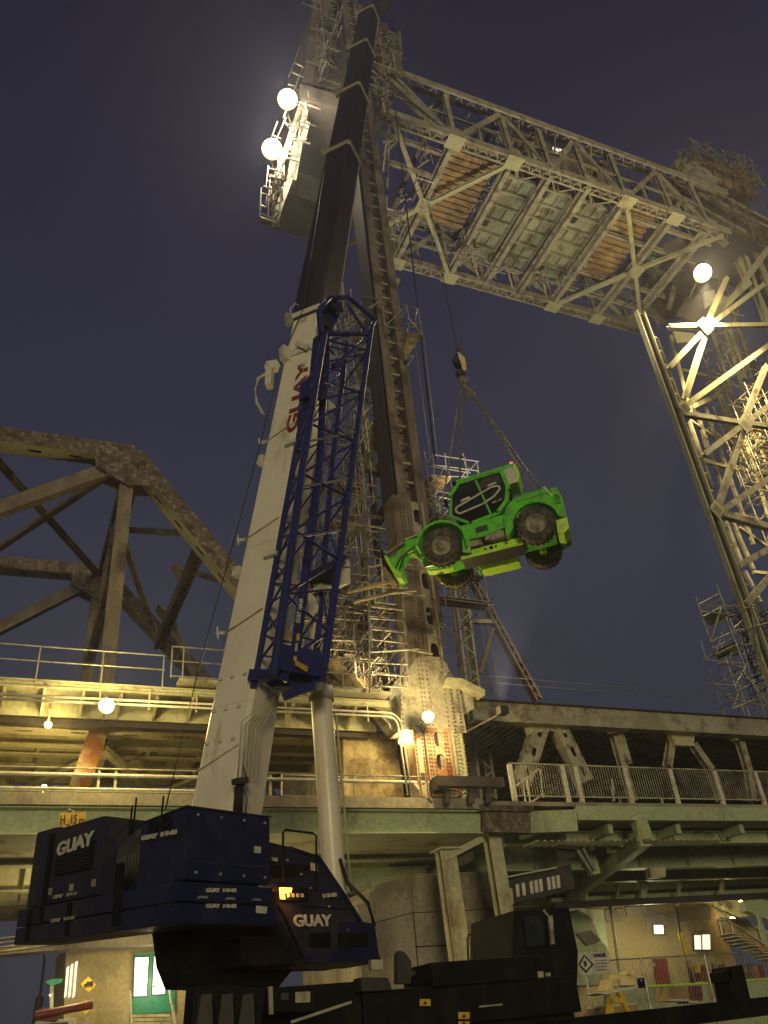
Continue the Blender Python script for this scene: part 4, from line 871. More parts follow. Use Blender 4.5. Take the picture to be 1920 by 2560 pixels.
for k in range(9): lathe('rope_wrap', [(.385, -.38 + k * .08), (.415, -.35 + k * .08), (.385, -.32 + k * .08)], 'rope', wd, mt_, n=20)
cbox('winch_plate', .3, 1.0, 1.15, 1.22, 3.64, 4.5, 'blue', .02)
for s_ in (3.5, 3.3): sweep('rear_hose', [CL(.3, s_ + .3, 4.7), CL(.2, s_ + .2, 4.95), CL(.2, s_ - .1, 5.0), CL(.3, s_ - .25, 4.75)], .03, 'hose', CR)
for s_, h in ((2.0, .35), (1.9, .45), (1.15, .3)): sweep('antenna_rod', [CL(.4, s_, 4.6), CL(.4, s_ - .03, 4.7 + h)], .015, 'black', CR)
fr = [(1165, 1425), (1260, 1448), (1385, 1492), (1480, 1635), (1560, 1768), (1620, 1778), (1636, 1900), (1652, 1945), (1310, 1952), (1215, 1765), (1205, 1640), (1165, 1640)]
plate(CR, 'turntable_side_frame', 'LL', fr, .9, 'bluedark', s=.7, bevel=.02)
plate(CR, 'frame_edge_strip', 'LL', [(1255, 1444), (1385, 1488), (1482, 1632), (1568, 1768), (1556, 1772), (1474, 1640), (1380, 1500), (1255, 1456)], .06, 'blue', s=.66)
plate(CR, 'front_step', 'LL', [(1470, 1770), (1618, 1776), (1634, 1905), (1590, 1945), (1310, 1948), (1300, 1925), (1460, 1900)], .03, 'blue', s=.66)
for q in ((1340, 1818, 1428, 1878), (1465, 1818, 1592, 1878)):
    plate(CR, 'frame_opening', 'LL', [(q[0], q[1]), (q[2], q[1]), (q[2], q[3]), (q[0], q[3])], .02, 'black', s=.64)
plate(CR, 'frame_opening', 'LL', [(1170, 1530), (1270, 1518), (1345, 1530), (1275, 1575), (1180, 1580)], .02, 'black', s=.66)
plate(CR, 'pale_sticker', 'LL', [(1342, 1515), (1372, 1520), (1374, 1552), (1344, 1548)], .01, 'decal', s=.64)
plate(CR, 'pale_sticker', 'LL', [(1108, 1700), (1155, 1705), (1152, 1735), (1108, 1732)], .01, 'decal', s=-.02)
plate(CR, 'pale_sticker', 'LL', [(1175, 1490), (1200, 1495), (1198, 1510), (1176, 1506)], .01, 'decal', s=.64)
hr = [P('LL', *q, s=.6) for q in ((1222, 1600), (1223, 1385), (1232, 1373), (1352, 1388), (1366, 1398), (1368, 1632))]
sweep('grab_rail', hr, .018, 'black', CR)
# orange side lamp with its glow on the frame
plate(CR, 'orange_lamp_housing', 'LL', [(1208, 1615), (1330, 1625), (1330, 1680), (1222, 1676)], .05, 'black', s=.62)
plate(CR, 'orange_lamp_lens', 'LL', [(1211, 1622), (1262, 1624), (1258, 1644), (1228, 1646), (1232, 1672), (1216, 1670)], .03, 'orange', s=.57)
for i in range(4): plate(CR, 'lamp_plate_mark', 'LL', [(1240 + i * 20, 1648), (1252 + i * 20, 1648), (1254 + i * 20, 1664), (1242 + i * 20, 1664)], .005, 'decal', s=.60)
light(CR, P('LL', 1240, 1655, s=.54), 5, (1, .38, .05), .04)
light(CR, P('LL', 1192, 1690, s=.58), 1, (1, .38, .05), .03)
# lettering
def ctext(body, fr_, q0, q1, size, mt, s=None, a=None, off=.006):
    A_ = P(fr_, *q0, s=s, a=a); B_ = P(fr_, *q1, s=s, a=a)
    return text(CR, 'lettering', body, A_, B_ - A_, (0, 0, 1), size, mt, width=(B_ - A_).length, bold=.035)
ctext('GUAY', 'LL', (243, 1490), (400, 1437), .21, 'letter', a=-.03)
ctext('GUAY', 'LL', (1270, 1792), (1434, 1790), .17, 'letter', s=.63)
ctext('160-03', 'LL', (1397, 1668), (1455, 1662), .065, 'letter', s=.63)
ctext('GUAY', 'LL', (611, 1420), (678, 1408), .065, 'letter', a=-.03); ctext('160-03', 'LL', (694, 1404), (762, 1392), .065, 'letter', a=-.03)
for yy in (1643, 1711):
    ctext('GUAY', 'LL', (890, yy), (950, yy), .052, 'letter', s=-.03); ctext('160-03', 'LL', (964, yy), (1020, yy), .05, 'letter', s=-.03)
for q0, q1 in (((228, 1672), (330, 1655)), ((218, 1775), (318, 1760))):
    qm = (q0[0] * .42 + q1[0] * .58, q0[1] * .42 + q1[1] * .58); qa = (q0[0] * .58 + q1[0] * .42, q0[1] * .58 + q1[1] * .42); ctext('GUAY', 'LL', q0, qa, .05, 'steel', a=-.03); ctext('160-03', 'LL', qm, q1, .05, 'steel', a=-.03)
# small fittings: grille, lifting eyes, latches, seams, grime
for k in range(8): box(CR, 'grille_bar', (-.03, 2.36, 4.05 + k * .045), (-.012, 3.38, 4.065 + k * .045), 'bluedark', 0, CLR)
for s_ in (2.2, 2.85, 3.5): box(CR, 'door_latch', (-.02, s_ - .02, 3.76), (.03, s_ + .03, 3.86), 'steel', 0, CLR)
for a_0, s_0 in ((.12, .30), (.12, .62)): lathe('lifting_eye', [(.05, -.02), (.09, -.02), (.09, .02), (.05, .02), (.05, -.02)], 'black', CR, Matrix.Translation(CL(.02, s_0 + .15, 4.45)) @ Matrix.Rotation(math.radians(-66), 4, 'Z'), n=14)
for a_0 in (.22, .62, 1.02, 1.40):
    cbox('bolt_head', a_0, a_0 + .03, -.02, .0, 3.72, 3.75, 'steel', 0); cbox('bolt_head', a_0, a_0 + .03, -.02, .0, 4.46, 4.49, 'steel', 0)
cbox('rub_strip', .06, 1.51, -.012, .0, 3.86, 3.88, 'bluedark', 0); cbox('top_lip', .03, 1.54, -.02, 1.14, 4.56, 4.58, 'bluedark', 0)
for a_0 in (.3, .75, 1.2): cbox('slab_handle', a_0, a_0 + .12, -.035, -.0, 3.42, 3.45, 'galv', 0)
cbox('rating_plate', 1.22, 1.34, -.012, .0, 4.05, 4.14, 'decal', 0); cbox('reflector_strip', 1.30, 1.52, -.012, 0, 3.60, 3.625, 'galv', 0)
for x in ((1240, 1500), (1300, 1560), (1340, 1620), (1420, 1700), (1500, 1800), (1560, 1850)): plate(CR, 'bolt_head', 'LL', [(x[0], x[1]), (x[0] + 8, x[1]), (x[0] + 8, x[1] + 8), (x[0], x[1] + 8)], .02, 'steel', s=.65)
plate(CR, 'frame_stiffener', 'LL', [(1205, 1700), (1215, 1700), (1320, 1930), (1306, 1930)], .05, 'black', s=.67)
plate(CR, 'frame_seam', 'LL', [(1300, 1700), (1500, 1712), (1500, 1717), (1300, 1705)], .02, 'black', s=.68)
# under the slabs: turntable ring, carrier chassis, cab
cbox('slewing_platform', 1.7, 4.3, .9, 1.9, 2.72, 3.1, 'black', .02)
lathe('slewing_ring', [(0, 2.5), (.8, 2.5), (.8, 2.74), (0, 2.74)], 'black', CR, Matrix.Translation(CL(3.2, 1.5, 0)) @ Matrix.Rotation(math.pi / 2, 4, 'X') @ Matrix.Scale(-1, 4, (0, 1, 0)), n=28)
for q in (((740, 1800), (1190, 1790), (1280, 1960), (1200, 2060), (800, 2050), (760, 1950)),): plate(CR, 'winch_underframe', 'LL', q, .5, 'black', s=1.5, bevel=.02)
box(CR, 'carrier_chassis', (3.4, 11.9, .9), (8.0, 14.3, 1.75), 'black', .03)
box(CR, 'carrier_deck', (4.6, 11.7, 1.75), (8.0, 14.4, 2.22), 'black', .03)
box(CR, 'deck_box', (5.6, 11.6, 2.2), (7.3, 12.6, 2.5), 'black', .03); box(CR, 'deck_box', (3.0, 11.8, 1.75), (4.7, 13.4, 2.35), 'black', .03)
for x in (2.8, 4.4, 5.9, 7.4):
    for y in (11.95, 14.2):
        mt_ = Matrix.Translation((x, y, .72)); wl = lathe('wheel', [(0, -.2), (.5, -.22), (.68, -.24), (.72, -.16), (.72, .16), (.68, .24), (.5, .22), (0, .2)], 'tyre', CR, mt_, n=20)
plate(CR, 'outrigger_post', 'LR', [(1480, 1965), (1550, 1955), (1600, 2170), (1520, 2180)], .35, 'black', Y=11.2, bevel=.02)
plate(CR, 'outrigger_head', 'LR', [(1462, 1985), (1500, 1970), (1510, 2030), (1470, 2030)], .3, 'black', Y=11.2, bevel=.02)
pbar(CR, 'outrigger_beam', 'LR', (700, 2245, 1640, 2135), .35, .24, 'black', 10.6, 11.4)
plate(CR, 'mast_plate', 'C12', [(1020, 870), (1035, 845), (1065, 855), (1108, 910), (1112, 970), (1138, 980), (1135, 1005), (1112, 1010), (1105, 1060), (1020, 1060)], .12, 'dark', Y=11.4)
sweep('hoop_handle', [P('C12', *q, Y=12) for q in ((1482, 945), (1474, 770), (1484, 738), (1500, 736), (1512, 770), (1522, 945))], .018, 'dark', CR)
plate(CR, 'ladder_box', 'C12', [(850, 905), (925, 905), (930, 970), (850, 970)], .1, 'steel_pale', Y=11.9)
plate(CR, 'chain_box', 'C12', [(785, 1020), (960, 1020), (985, 1100), (790, 1110)], .3, 'dark', Y=11.5)
for q in ((1165, 1160, 1235, 1205), (1415, 1245, 1488, 1290), (1415, 1305, 1488, 1322)):
    pl_ = plate(CR, 'yellow_warning_label', 'C12', [(q[0], q[1]), (q[2], q[1]), (q[2], q[3]), (q[0], q[3])], .01, 'signyellow', Y=11.55 if q[0] < 1200 else 11.5)
    mx_, my_ = (q[0] + q[2]) / 2, (q[1] + q[3]) / 2; plate(pl_, 'label_mark', 'C12', [(mx_ - 14, my_ + 12), (mx_, my_ - 12), (mx_ + 14, my_ + 12)], .004, 'signblack', Y=11.53 if q[0] < 1200 else 11.48)
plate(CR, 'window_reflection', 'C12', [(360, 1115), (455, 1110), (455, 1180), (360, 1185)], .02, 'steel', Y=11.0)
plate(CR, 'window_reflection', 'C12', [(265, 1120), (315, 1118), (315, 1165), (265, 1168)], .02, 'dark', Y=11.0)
plate(CR, 'carrier_side_locker', 'C12', [(190, 1085), (490, 1070), (490, 1240), (190, 1250)], .5, 'black', Y=11.05, bevel=.02)
pbar(CR, 'pale_rail', 'C12', (195, 1080, 200, 1260), .05, .05, 'steel', 11.0); pbar(CR, 'diagonal_rail', 'C12', (330, 1310, 720, 1180), .03, .03, 'steel', 11.0)
pbar(CR, 'deck_rail', 'C12', (1550, 1210, 1700, 1195), .02, .02, 'steel', 11.4)
# carrier cab silhouette at the right end
cabp = [(560, 1720), (800, 1705), (840, 1900), (835, 2120), (760, 2170), (560, 2170)]
plate(CR, 'carrier_cab', 'LR', cabp, 1.6, 'black', Y=13.4, bevel=.04)
plate(CR, 'cab_window', 'LR', [(600, 1750), (690, 1740), (700, 1870), (620, 1880)], .03, 'glass', Y=13.34)
sweep('cab_mirror_arm', [P('LR', *q, Y=13.0) for q in ((690, 1720), (722, 1760), (730, 1860))], .02, 'galv', CR)
plate(CR, 'cab_mirror', 'LR', [(715, 1745), (728, 1742), (738, 1865), (724, 1868)], .05, 'steel', Y=12.95)
for q in ((645, 1985, 690, 2020), (700, 1990, 720, 2005), (720, 2035, 745, 2070)):
    plate(CR, 'cab_fitting', 'LR', [(q[0], q[1]), (q[2], q[1]), (q[2], q[3]), (q[0], q[3])], .03, 'steel', Y=13.2)
plate(CR, 'tail_fin', 'LL', [(840, 2050), (960, 2040), (1150, 2060), (1130, 2212), (1060, 2300), (820, 2300)], .5, 'black', Y=10.6, bevel=.02)
for x in (870, 960, 1050): plate(CR, 'outrigger_leg', 'LL', [(x, 2085), (x + 45, 2080), (x + 55, 2300), (x - 30, 2300)], .15, 'dark', Y=10.4)

# stowed lattice fly jib
JB = bar(CR, 'fly_jib', P('C6', 640, 1640, s=.55), P('C6', 1000, 1700, s=.55), .12, .5, 'jibblue')
SN, SF = .55, 1.25
ch = {'A': ([(('C6', 470, 1750)), ('P', 735, 1150), ('P', 772, 950)], SF), 'B': ([('C6', 610, 1800), ('P', 759, 1150), ('P', 811, 836)], SN),
      'C': ([('C6', 790, 1600), ('P', 801, 1150), ('P', 815, 845)], SF), 'D': ([('C6', 1010, 1850), ('P', 883, 1150), ('P', 929, 815)], SN), 'E': ([('C6', 960, 1650), ('P', 832, 1150), ('P', 868, 860)], SF)}
cp = {}
for n_, (q, s_) in ch.items():
    pts = [P(*qq, s=s_) for qq in q]; cp[n_] = pts
    r = {'A': .12, 'B': .17, 'C': .2, 'D': .15, 'E': .14}[n_]
    for i in range(2): bar(JB, 'chord', pts[i], pts[i + 1] + (pts[i + 1] - pts[i]).normalized() * .02, r, r, 'jibblue', 'tube')
def on(n_, t):
    p = cp[n_]; L0 = (p[1] - p[0]).length; L1 = (p[2] - p[1]).length; x = t * (L0 + L1)
    return interp(p[0], p[1], x / L0) if x < L0 else interp(p[1], p[2], min(1, (x - L0) / L1))
def web(a, b, n, r, start=0, mt='jibblue', t0=.02, t1=.98):
    for i in range(n):
        u, v_ = t0 + (t1 - t0) * i / n, t0 + (t1 - t0) * (i + 1) / n
        p, q = (on(a, u), on(b, v_)) if (i + start) % 2 == 0 else (on(b, u), on(a, v_))
        bar(JB, 'lattice_bar', p, q, r, r, mt, 'tube')
web('B', 'D', 12, .06); web('A', 'B', 14, .05); web('D', 'E', 12, .05, 1); web('A', 'C', 12, .04, 1, t1=.9); web('C', 'E', 10, .05)
for t in (.04, .18, .32, .46, .6, .74, .88, .97):
    bar(JB, 'lattice_bar', on('B', t), on('D', t + .012), .05, .05, 'galv' if t in (.32, .46, .6) else 'jibblue', 'tube'); bar(JB, 'lattice_bar', on('C', t), on('E', t), .05, .05, 'jibblue', 'tube'); bar(JB, 'lattice_bar', on('A', t), on('B', t), .04, .04, 'jibblue', 'tube')
plate(JB, 'jib_box', 'Z', [(820, 590), (950, 600), (960, 1000), (930, 1400), (640, 1400), (660, 1180), (780, 1050)], .25, 'jibblue', s=.9, bevel=.02)
plate(JB, 'inner_tube_plate', 'Z', [(580, 1560), (640, 1380), (720, 1380), (690, 2074), (560, 2074)], .1, 'jibblue', s=1.1)
# jib head: A-frame and sheave block
hp = [('Z', 1450, 600), ('Z', 1540, 420), ('Z', 1200, 120), ('Z', 960, 130), ('Z', 830, 260), ('Z', 860, 590)]
hpts = [P(*q, s=SN) for q in hp]
for i in range(len(hpts) - 1): bar(JB, 'head_frame', hpts[i], hpts[i + 1], .13, .13, 'jibblue', 'tube')
bar(JB, 'head_frame', hpts[0], hpts[5], .13, .13, 'jibblue', 'tube'); bar(JB, 'head_frame', P('Z', 1180, 200, s=SN), P('Z', 1420, 570, s=SN), .09, .09, 'jibblue', 'tube'); bar(JB, 'head_frame', P('Z', 1460, 640, s=SN), P('Z', 1000, 1020, s=SN), .12, .12, 'jibblue', 'tube')
plate(JB, 'sheave_cheek', 'Z', [(830, 260), (1000, 120), (1120, 200), (1060, 420), (950, 600), (860, 600)], .16, 'jibblue', s=.8, bevel=.02)
for q in ((900, 440), (1040, 250)):
    c_ = P('Z', *q, s=.62); lathe('sheave', [(0, -.04), (.16, -.04), (.2, -.06), (.17, 0), (.2, .06), (.16, .04), (0, .04)], 'bluedark', JB, Matrix.Translation(c_) @ Matrix.Rotation(math.radians(24), 4, 'Z'), n=16)
# jib foot: end frame, yellow and black chevrons, lugs
plate(JB, 'foot_box', 'C6', [(690, 1590), (1030, 1690), (1010, 1850), (900, 1900), (640, 1870), (640, 1700)], .3, 'jibblue', s=.75, bevel=.02)
bar(JB, 'foot_beam', P('C6', 420, 1790, s=SF), P('C6', 720, 1790, s=SN), .16, .2, 'jibblue'); bar(JB, 'foot_beam', P('C6', 700, 1960, s=.8), P('C6', 1010, 1850, s=.6), .14, .14, 'jibblue')
bar(JB, 'foot_lug', P('C6', 440, 1790, s=SF), P('C6', 440, 1900, s=SF), .12, .12, 'jibblue'); bar(JB, 'foot_lug', P('C6', 990, 1850, s=SN), P('C6', 1000, 1900, s=SN), .14, .14, 'galv')
for q in (((805, 1440), (830, 1440), (825, 1500), (800, 1495)), ((780, 1625), (803, 1630), (800, 1670), (778, 1665)), ((795, 1660), (900, 1715), (890, 1760), (790, 1700))):
    plate(JB, 'yellow_stripe', 'C6', q, .01, 'signyellow', s=SN - .12)
plate(JB, 'pale_stripe', 'C6', [(795, 1520), (812, 1520), (805, 1585), (788, 1585)], .01, 'decal', s=SN - .12)
A_ = P('C6', 828, 1355, s=SN - .12); B_ = P('C6', 856, 1155, s=SN - .12)
text(JB, 'lettering', 'GUAY', A_, B_ - A_, V((-1, 0, .1)), .085, 'letter', width=(B_ - A_).length * .45); text(JB, 'lettering', '160-03', interp(A_, B_, .54), B_ - A_, V((-1, 0, .1)), .075, 'letter', width=(B_ - A_).length * .45)
for j in range(8): bar(JB, 'chain_link', P('C6', 520 + j * 17, 1850 + j * 11, s=.9), P('C6', 532 + j * 17, 1858 + j * 11, s=.9), .05, .02, 'galv')
# jib bracket plates catching light, and hinge at mid height
plate(CR, 'jib_bracket', 'Z', [(930, 830), (1050, 900), (930, 1000)], .05, 'whiteclean', s=1.2); plate(CR, 'jib_bracket', 'Z', [(940, 1440), (1050, 1550), (940, 1570)], .05, 'whiteclean', s=1.2)
plate(CR, 'boom_carrier_plate', 'C6', [(1000, 1020), (1060, 940), (1245, 890), (1250, 1020), (1000, 1075)], .3, 'white', s=1.0); plate(CR, 'boom_carrier_plate', 'C6', [(1195, 880), (1200, 840), (1222, 822), (1248, 850), (1245, 885)], .1, 'whiteclean', s=.95)
plate(JB, 'hinge_block', 'C6', [(960, 950), (1000, 880), (1190, 790), (1225, 800), (1180, 860), (1130, 1000)], .3, 'bluedark', s=.8)

# ------------------------------------------------------------------ load: hook block, rope, slings
hk = P('UR', 335, 1570, Y=18.1)
T = thing('hook_block', hk, 'cream and navy crane hook block hanging in the sky above the green machine', 'hook block')
def hp_(x, y, dy=0): return P('P', 1080 + x * .0964, 840 + y * .0964, Y=18.1 + dy)
prism(T, 'side_plate', [hp_(*q) for q in ((680, 395), (740, 450), (855, 570), (890, 780), (885, 915), (790, 850), (760, 680), (700, 540))], (0, .05, 0), 'hookcream', .005)
prism(T, 'side_plate', [hp_(*q, dy=.3) for q in ((640, 440), (700, 520), (760, 700), (780, 850), (640, 830), (560, 720), (530, 600))], (0, .05, 0), 'blue', .005)
c_ = hp_(700, 640, .17); lathe('sheave', [(0, -.03), (.17, -.03), (.2, -.05), (.17, 0), (.2, .05), (.17, .03), (0, .03)], 'bluedark', T, Matrix.Translation(c_) @ Matrix.Rotation(math.radians(-30), 4, 'Z'), n=20)
prism(T, 'crosshead', [hp_(*q, dy=.1) for q in ((650, 880), (880, 900), (870, 1000), (680, 990))], (0, .18, 0), 'dark', .01)
prism(T, 'hook_shank', [hp_(*q, dy=.15) for q in ((730, 1000), (850, 1000), (850, 1180), (740, 1190))], (0, .12, 0), 'brown', .02)
sweep('hook', [hp_(*q, dy=.2) for q in ((790, 1150), (830, 1190), (905, 1130), (915, 1060))], .035, 'steel_pale', T); sweep('hook', [hp_(*q, dy=.2) for q in ((790, 1150), (740, 1240), (780, 1310), (850, 1290), (880, 1220))], .045, 'brown', T)
prism(T, 'rope_socket', [hp_(*q, dy=.15) for q in ((660, 300), (720, 300), (740, 380), (650, 390))], (0, .06, 0), 'red', .01)
T = thing('hoist_rope', hk, 'thin hoist ropes rising from the hook block towards the boom tip', 'rope')
for dx in (-.10, .02): sweep('wire', [hp_(640 + (dx + .1) * 300, 400, .15), NOSE + V((dx, 0, 0))], .012, 'rope', T, n=4)

# ------------------------------------------------------------------ green telehandler hanging in the slings
_a, _b, _c = map(math.radians, (-39.01, 1.07, 3.73))
TM = Matrix.Translation((12.38, 18.21, 13.31)) @ Matrix.Rotation(_a, 4, 'Z') @ Matrix.Rotation(-_b, 4, 'Y') @ Matrix.Rotation(_c, 4, 'X')
def tl(x, y, z): return TM @ V((x, y, z))
TH = bpy.data.objects.new('telehandler', None); link(TH, None, TM); tag(TH, 'bright green telehandler hanging in mid air from crane slings', 'telehandler')
def tprof(name, prof, y0, y1, mat, bevel=.015, parent=TH):
    e = tl(0, y1, 0) - tl(0, y0, 0); return prism(parent, name, [tl(x, y0, z) for x, z in prof], e, mat, bevel)
def arch(cx, cz, r, t0, t1, n=9): return [(cx + r * math.cos(math.radians(t0 + (t1 - t0) * i / n)), cz + r * math.sin(math.radians(t0 + (t1 - t0) * i / n))) for i in range(n + 1)]
# rear body and wings (arch cut round the wheel)
for y0, y1 in ((-1.12, -.62), (.62, 1.0)):
    tprof('rear_wing', ([(.50, .38), (.55, 1.0)] if y0 < 0 else [(.70, 1.0)]) + [(.68, 1.29), (.97, 1.54), (1.31, 1.61), (1.88, 1.62), (2.02, 1.30)] + (([(2.10, .62)] + arch(1.42, .58, .67, 2, 178, 10) + [(.62, .42)]) if y0 < 0 else arch(1.42, .58, .67, 40, 150, 8)), y0, y1, 'green', .012)
    tprof('front_wing', arch(-1.42, .62, .80, 172, 22, 8) + [(-.62, .25)] + [(-.68, .27)] + arch(-1.42, .62, .72, 18, 172, 8), y0 if y0 < 0 else .55, y1 if y0 > 0 else -.55, 'green', .006)
tprof('front_wing_skirt', [(-.70, 1.05), (-.58, .45), (-.62, .25), (-.85, .30), (-.78, .75)], -1.0, -.7, 'green', .008)
tprof('engine_hood', [(.72, .95), (.95, 1.50), (1.30, 1.60), (2.26, 1.58), (2.34, 1.20), (2.32, .55), (2.0, .45), (1.9, 1.0)], -.95, .95, 'green', .03)
tprof('rear_wing_tail', [(2.05, 1.58), (2.26, 1.56), (2.33, 1.17), (2.32, .50), (2.08, .62), (2.03, 1.3)], -1.12, -.6, 'green', .02)
tprof('bumper_plate', [(2.0, .50), (2.32, .52), (2.30, .17), (2.13, .05), (1.95, .12)], -1.12, -.35, 'lime_lit', .01)
tprof('hood_rail', [(1.86, 1.66), (1.92, 1.66), (2.10, 1.28), (2.06, 1.26)], -1.15, -1.10, 'lime_lit', .004)
for i in range(5): tprof('hood_louvre', [(2.10, 1.30 - i * .07), (2.26, 1.30 - i * .07), (2.26, 1.28 - i * .07), (2.10, 1.28 - i * .07)], -1.14, -1.11, 'black', 0)
# chassis, tanks, belly
tprof('chassis_side', [(-.78, 1.12), (.62, 1.15), (.60, .75), (.1, .66), (-.15, .60), (-.68, .62)], -.98, -.55, 'green', .01)
tprof('chassis_side', [(-.78, 1.12), (.62, 1.15), (.60, .75), (-.68, .62)], .5, .98, 'green', .01)
tprof('side_hatch', [(-.35, .93), (.02, .95), (.02, .78), (-.35, .76)], -1.0, -.97, 'dark', 0)
tprof('step_box', [(-.66, .62), (-.25, .62), (-.22, .40), (-.64, .40)], -.9, -.4, 'hub', .01)
tprof('fuel_tank', [(-.1, .68), (.3, .72), (.55, .66), (.58, .48), (.1, .42), (-.15, .5)], -.95, -.45, 'hub', .03)
tprof('bottom_rail', [(-1.02, .38), (.90, .42), (.92, .22), (-.98, .19)], -.74, -.62, 'lime_lit', .006)
tprof('belly_plate', [(-1.0, .30), (.9, .34), (.9, .30), (-1.0, .26)], -.62, .30, 'dark', .006)
tprof('belly_plate', [(-.72, .50), (.66, .46), (.62, .19), (-.53, .19)], .42, .50, 'lime_lit', .006)
tprof('bottom_rail', [(-.55, .26), (.66, .26), (.64, .19), (-.55, .19)], .50, .98, 'lime_lit', .006)
for x, r in ((-.7, .03), (-.2, .035), (-.02, .06), (.12, .035), (.45, .03)): tprof('bolt_hole', arch(x, .30 + (x * .02), r, 0, 330, 10), -.755, -.735, 'black', 0)
tprof('main_frame', [(-2.2, .62), (-1.6, .72), (1.9, .75), (1.9, .42), (-1.5, .30), (-2.15, .36)], -.36, .36, 'green', .02)
tprof('front_cross_plate', [(-2.25, .66), (-2.16, .36), (-1.9, .30), (-1.52, .28), (-1.0, .36), (-1.0, .42), (-1.6, .42), (-2.1, .60)], -.05, .30, 'lime_lit', .008)
for x in (-1.42, 1.42):
    bar(TH, 'axle', tl(x, -.8, .56), tl(x, .8, .56), .2, .2, 'hub', 'tube'); bar(TH, 'axle_housing', tl(x, -.2, .56), tl(x, .2, .56), .36, .36, 'hub', 'tube')
    bar(TH, 'steering_knuckle', tl(x, .62, .36), tl(x, .70, .80), .2, .18, 'lime_lit')
# wheels
def wheel(x, y):
    s = -1 if y < 0 else 1
    mt_ = TM @ Matrix.Translation((x, y, .575))
    w_ = lathe('wheel', [(0, -s * .02), (.30, s * .02)] , 'hub', TH, mt_, n=24)
    lathe('tyre', [(.31, -.17), (.38, -.21), (.50, -.215), (.555, -.18), (.57, -.10), (.572, .10), (.555, .18), (.50, .215), (.38, .21), (.31, .17), (.31, -.17)], 'tyre', w_, mt_, n=32)
    lathe('rim', [(.32, s * .17), (.30, s * .16), (.27, s * .04), (.17, s * .02), (.15, s * .10), (.0, s * .11)], 'hub', w_, mt_, n=24)
    lathe('rim', [(.32, -s * .17), (.29, -s * .12), (.26, s * .02), (0, s * .02)], 'hub', w_, mt_, n=24)
    A = Acc()
    for i in range(22):
        for sg in (-1, 1):
            t = 2 * math.pi * (i + (.5 if sg > 0 else 0)) / 22; t2 = t + .14
            p = mt_ @ V((.575 * math.cos(t), sg * .02, .575 * math.sin(t))); q = mt_ @ V((.555 * math.cos(t2), sg * .20, .555 * math.sin(t2)))
            u = (mt_.to_3x3() @ V((math.cos(t), 0, math.sin(t)))); A.bar(p, q, .055, .05, tuple(u))
            p2 = mt_ @ V((.555 * math.cos(t2), sg * .20, .555 * math.sin(t2))); q2 = mt_ @ V((.47 * math.cos(t2), sg * .222, .47 * math.sin(t2))); A.bar(p2, q2, .05, .03, tuple(u))
    A.build('tread_lugs', 'tyre', w_)
    for i in range(8):
        t = 2 * math.pi * i / 8; p = mt_ @ V((.2 * math.cos(t), s * .03, .2 * math.sin(t))); bar(w_, 'wheel_nut', p, p + (mt_.to_3x3() @ V((0, s * .03, 0))), .03, .03, 'hub', 'tube')
for x in (-1.42, 1.42):
    for y in (-.93, .93): wheel(x, y)
# cab
cabo = [(-.92, 2.26), (-.62, 2.64), (.84, 2.74), (.93, 2.05), (.78, 1.57), (.38, 1.20), (-.48, 1.09), (-1.05, 1.52)]
cabi = [(-.85, 2.22), (-.56, 2.56), (.72, 2.62), (.80, 2.06), (.68, 1.64), (.33, 1.30), (-.46, 1.19), (-.96, 1.56)]
for y0 in (-.97, .02):
    n = len(cabo)
    for i in range(n):
        j = (i + 1) % n; tprof('cab_frame', [cabo[i], cabo[j], cabi[j], cabi[i]], y0, y0 + .07, 'green', .008)
tprof('cab_glass', cabi, -.945, -.935, 'glass', 0)
for i in range(len(cabo)):
    j = (i + 1) % len(cabo)
    if i in (1, 4, 5): tprof('cab_shell', [cabo[i], cabo[j], tuple((a * .93 + b * .07) for a, b in zip(cabo[j], (0, 1.9))), tuple((a * .93 + b * .07) for a, b in zip(cabo[i], (0, 1.9)))], -.9, .02, 'green', 0)
tprof('cab_interior', [(-.80, 2.2), (-.5, 2.5), (.68, 2.55), (.74, 2.05), (.6, 1.68), (.3, 1.36), (-.42, 1.25), (-.9, 1.6)], -.5, 0, 'dark', 0)
tprof('rear_window_pane', [(.02, 2.20), (.70, 2.28), (.66, 2.56), (.05, 2.50)], -.955, -.946, 'dark', 0)
tprof('front_window_pane', [(-.82, 2.1), (-.08, 2.22), (-.10, 2.50), (-.55, 2.50)], -.955, -.946, 'glass', 0)
tprof('seat', [(-.15, 1.3), (.2, 1.34), (.15, 1.55), (-.2, 1.5)], -.80, -.5, 'hub', .02); tprof('seat_back', [(-.1, 1.6), (.12, 1.62), (.12, 1.86), (-.12, 1.8)], -.75, -.55, 'hub', .02)
tprof('door_pillar', [(-.08, 2.54), (-.02, 2.54), (.22, 1.28), (.16, 1.27)], -.98, -.95, 'green', 0)
# window with pale hand rail loop on the door
lp = [(-.82, 1.62), (-.72, 1.52), (.02, 1.66), (.40, 1.82), (.62, 2.02), (.60, 2.14), (.40, 2.16), (-.80, 1.75)]
for i in range(len(lp)): bar(TH, 'door_grab_rail', tl(lp[i][0], -1.0, lp[i][1]), tl(lp[(i + 1) % len(lp)][0], -1.0, lp[(i + 1) % len(lp)][1]), .03, .06, 'decal', 'box', up=(0, 0, 1))
tprof('pale_sticker', [(-.62, 1.92), (-.32, 1.98), (-.34, 2.05), (-.62, 1.99)], -.975, -.965, 'decal', 0); tprof('pale_sticker', [(.26, 2.22), (.56, 2.26), (.54, 2.32), (.28, 2.28)], -.975, -.965, 'decal', 0)
x_ = tl(.30, -.98, 1.60); text(TH, 'lettering', '40.13', x_, tl(1, 0, .2) - tl(0, 0, 0), tl(0, 0, 1) - tl(0, 0, 0), .06, 'letter', width=.3)
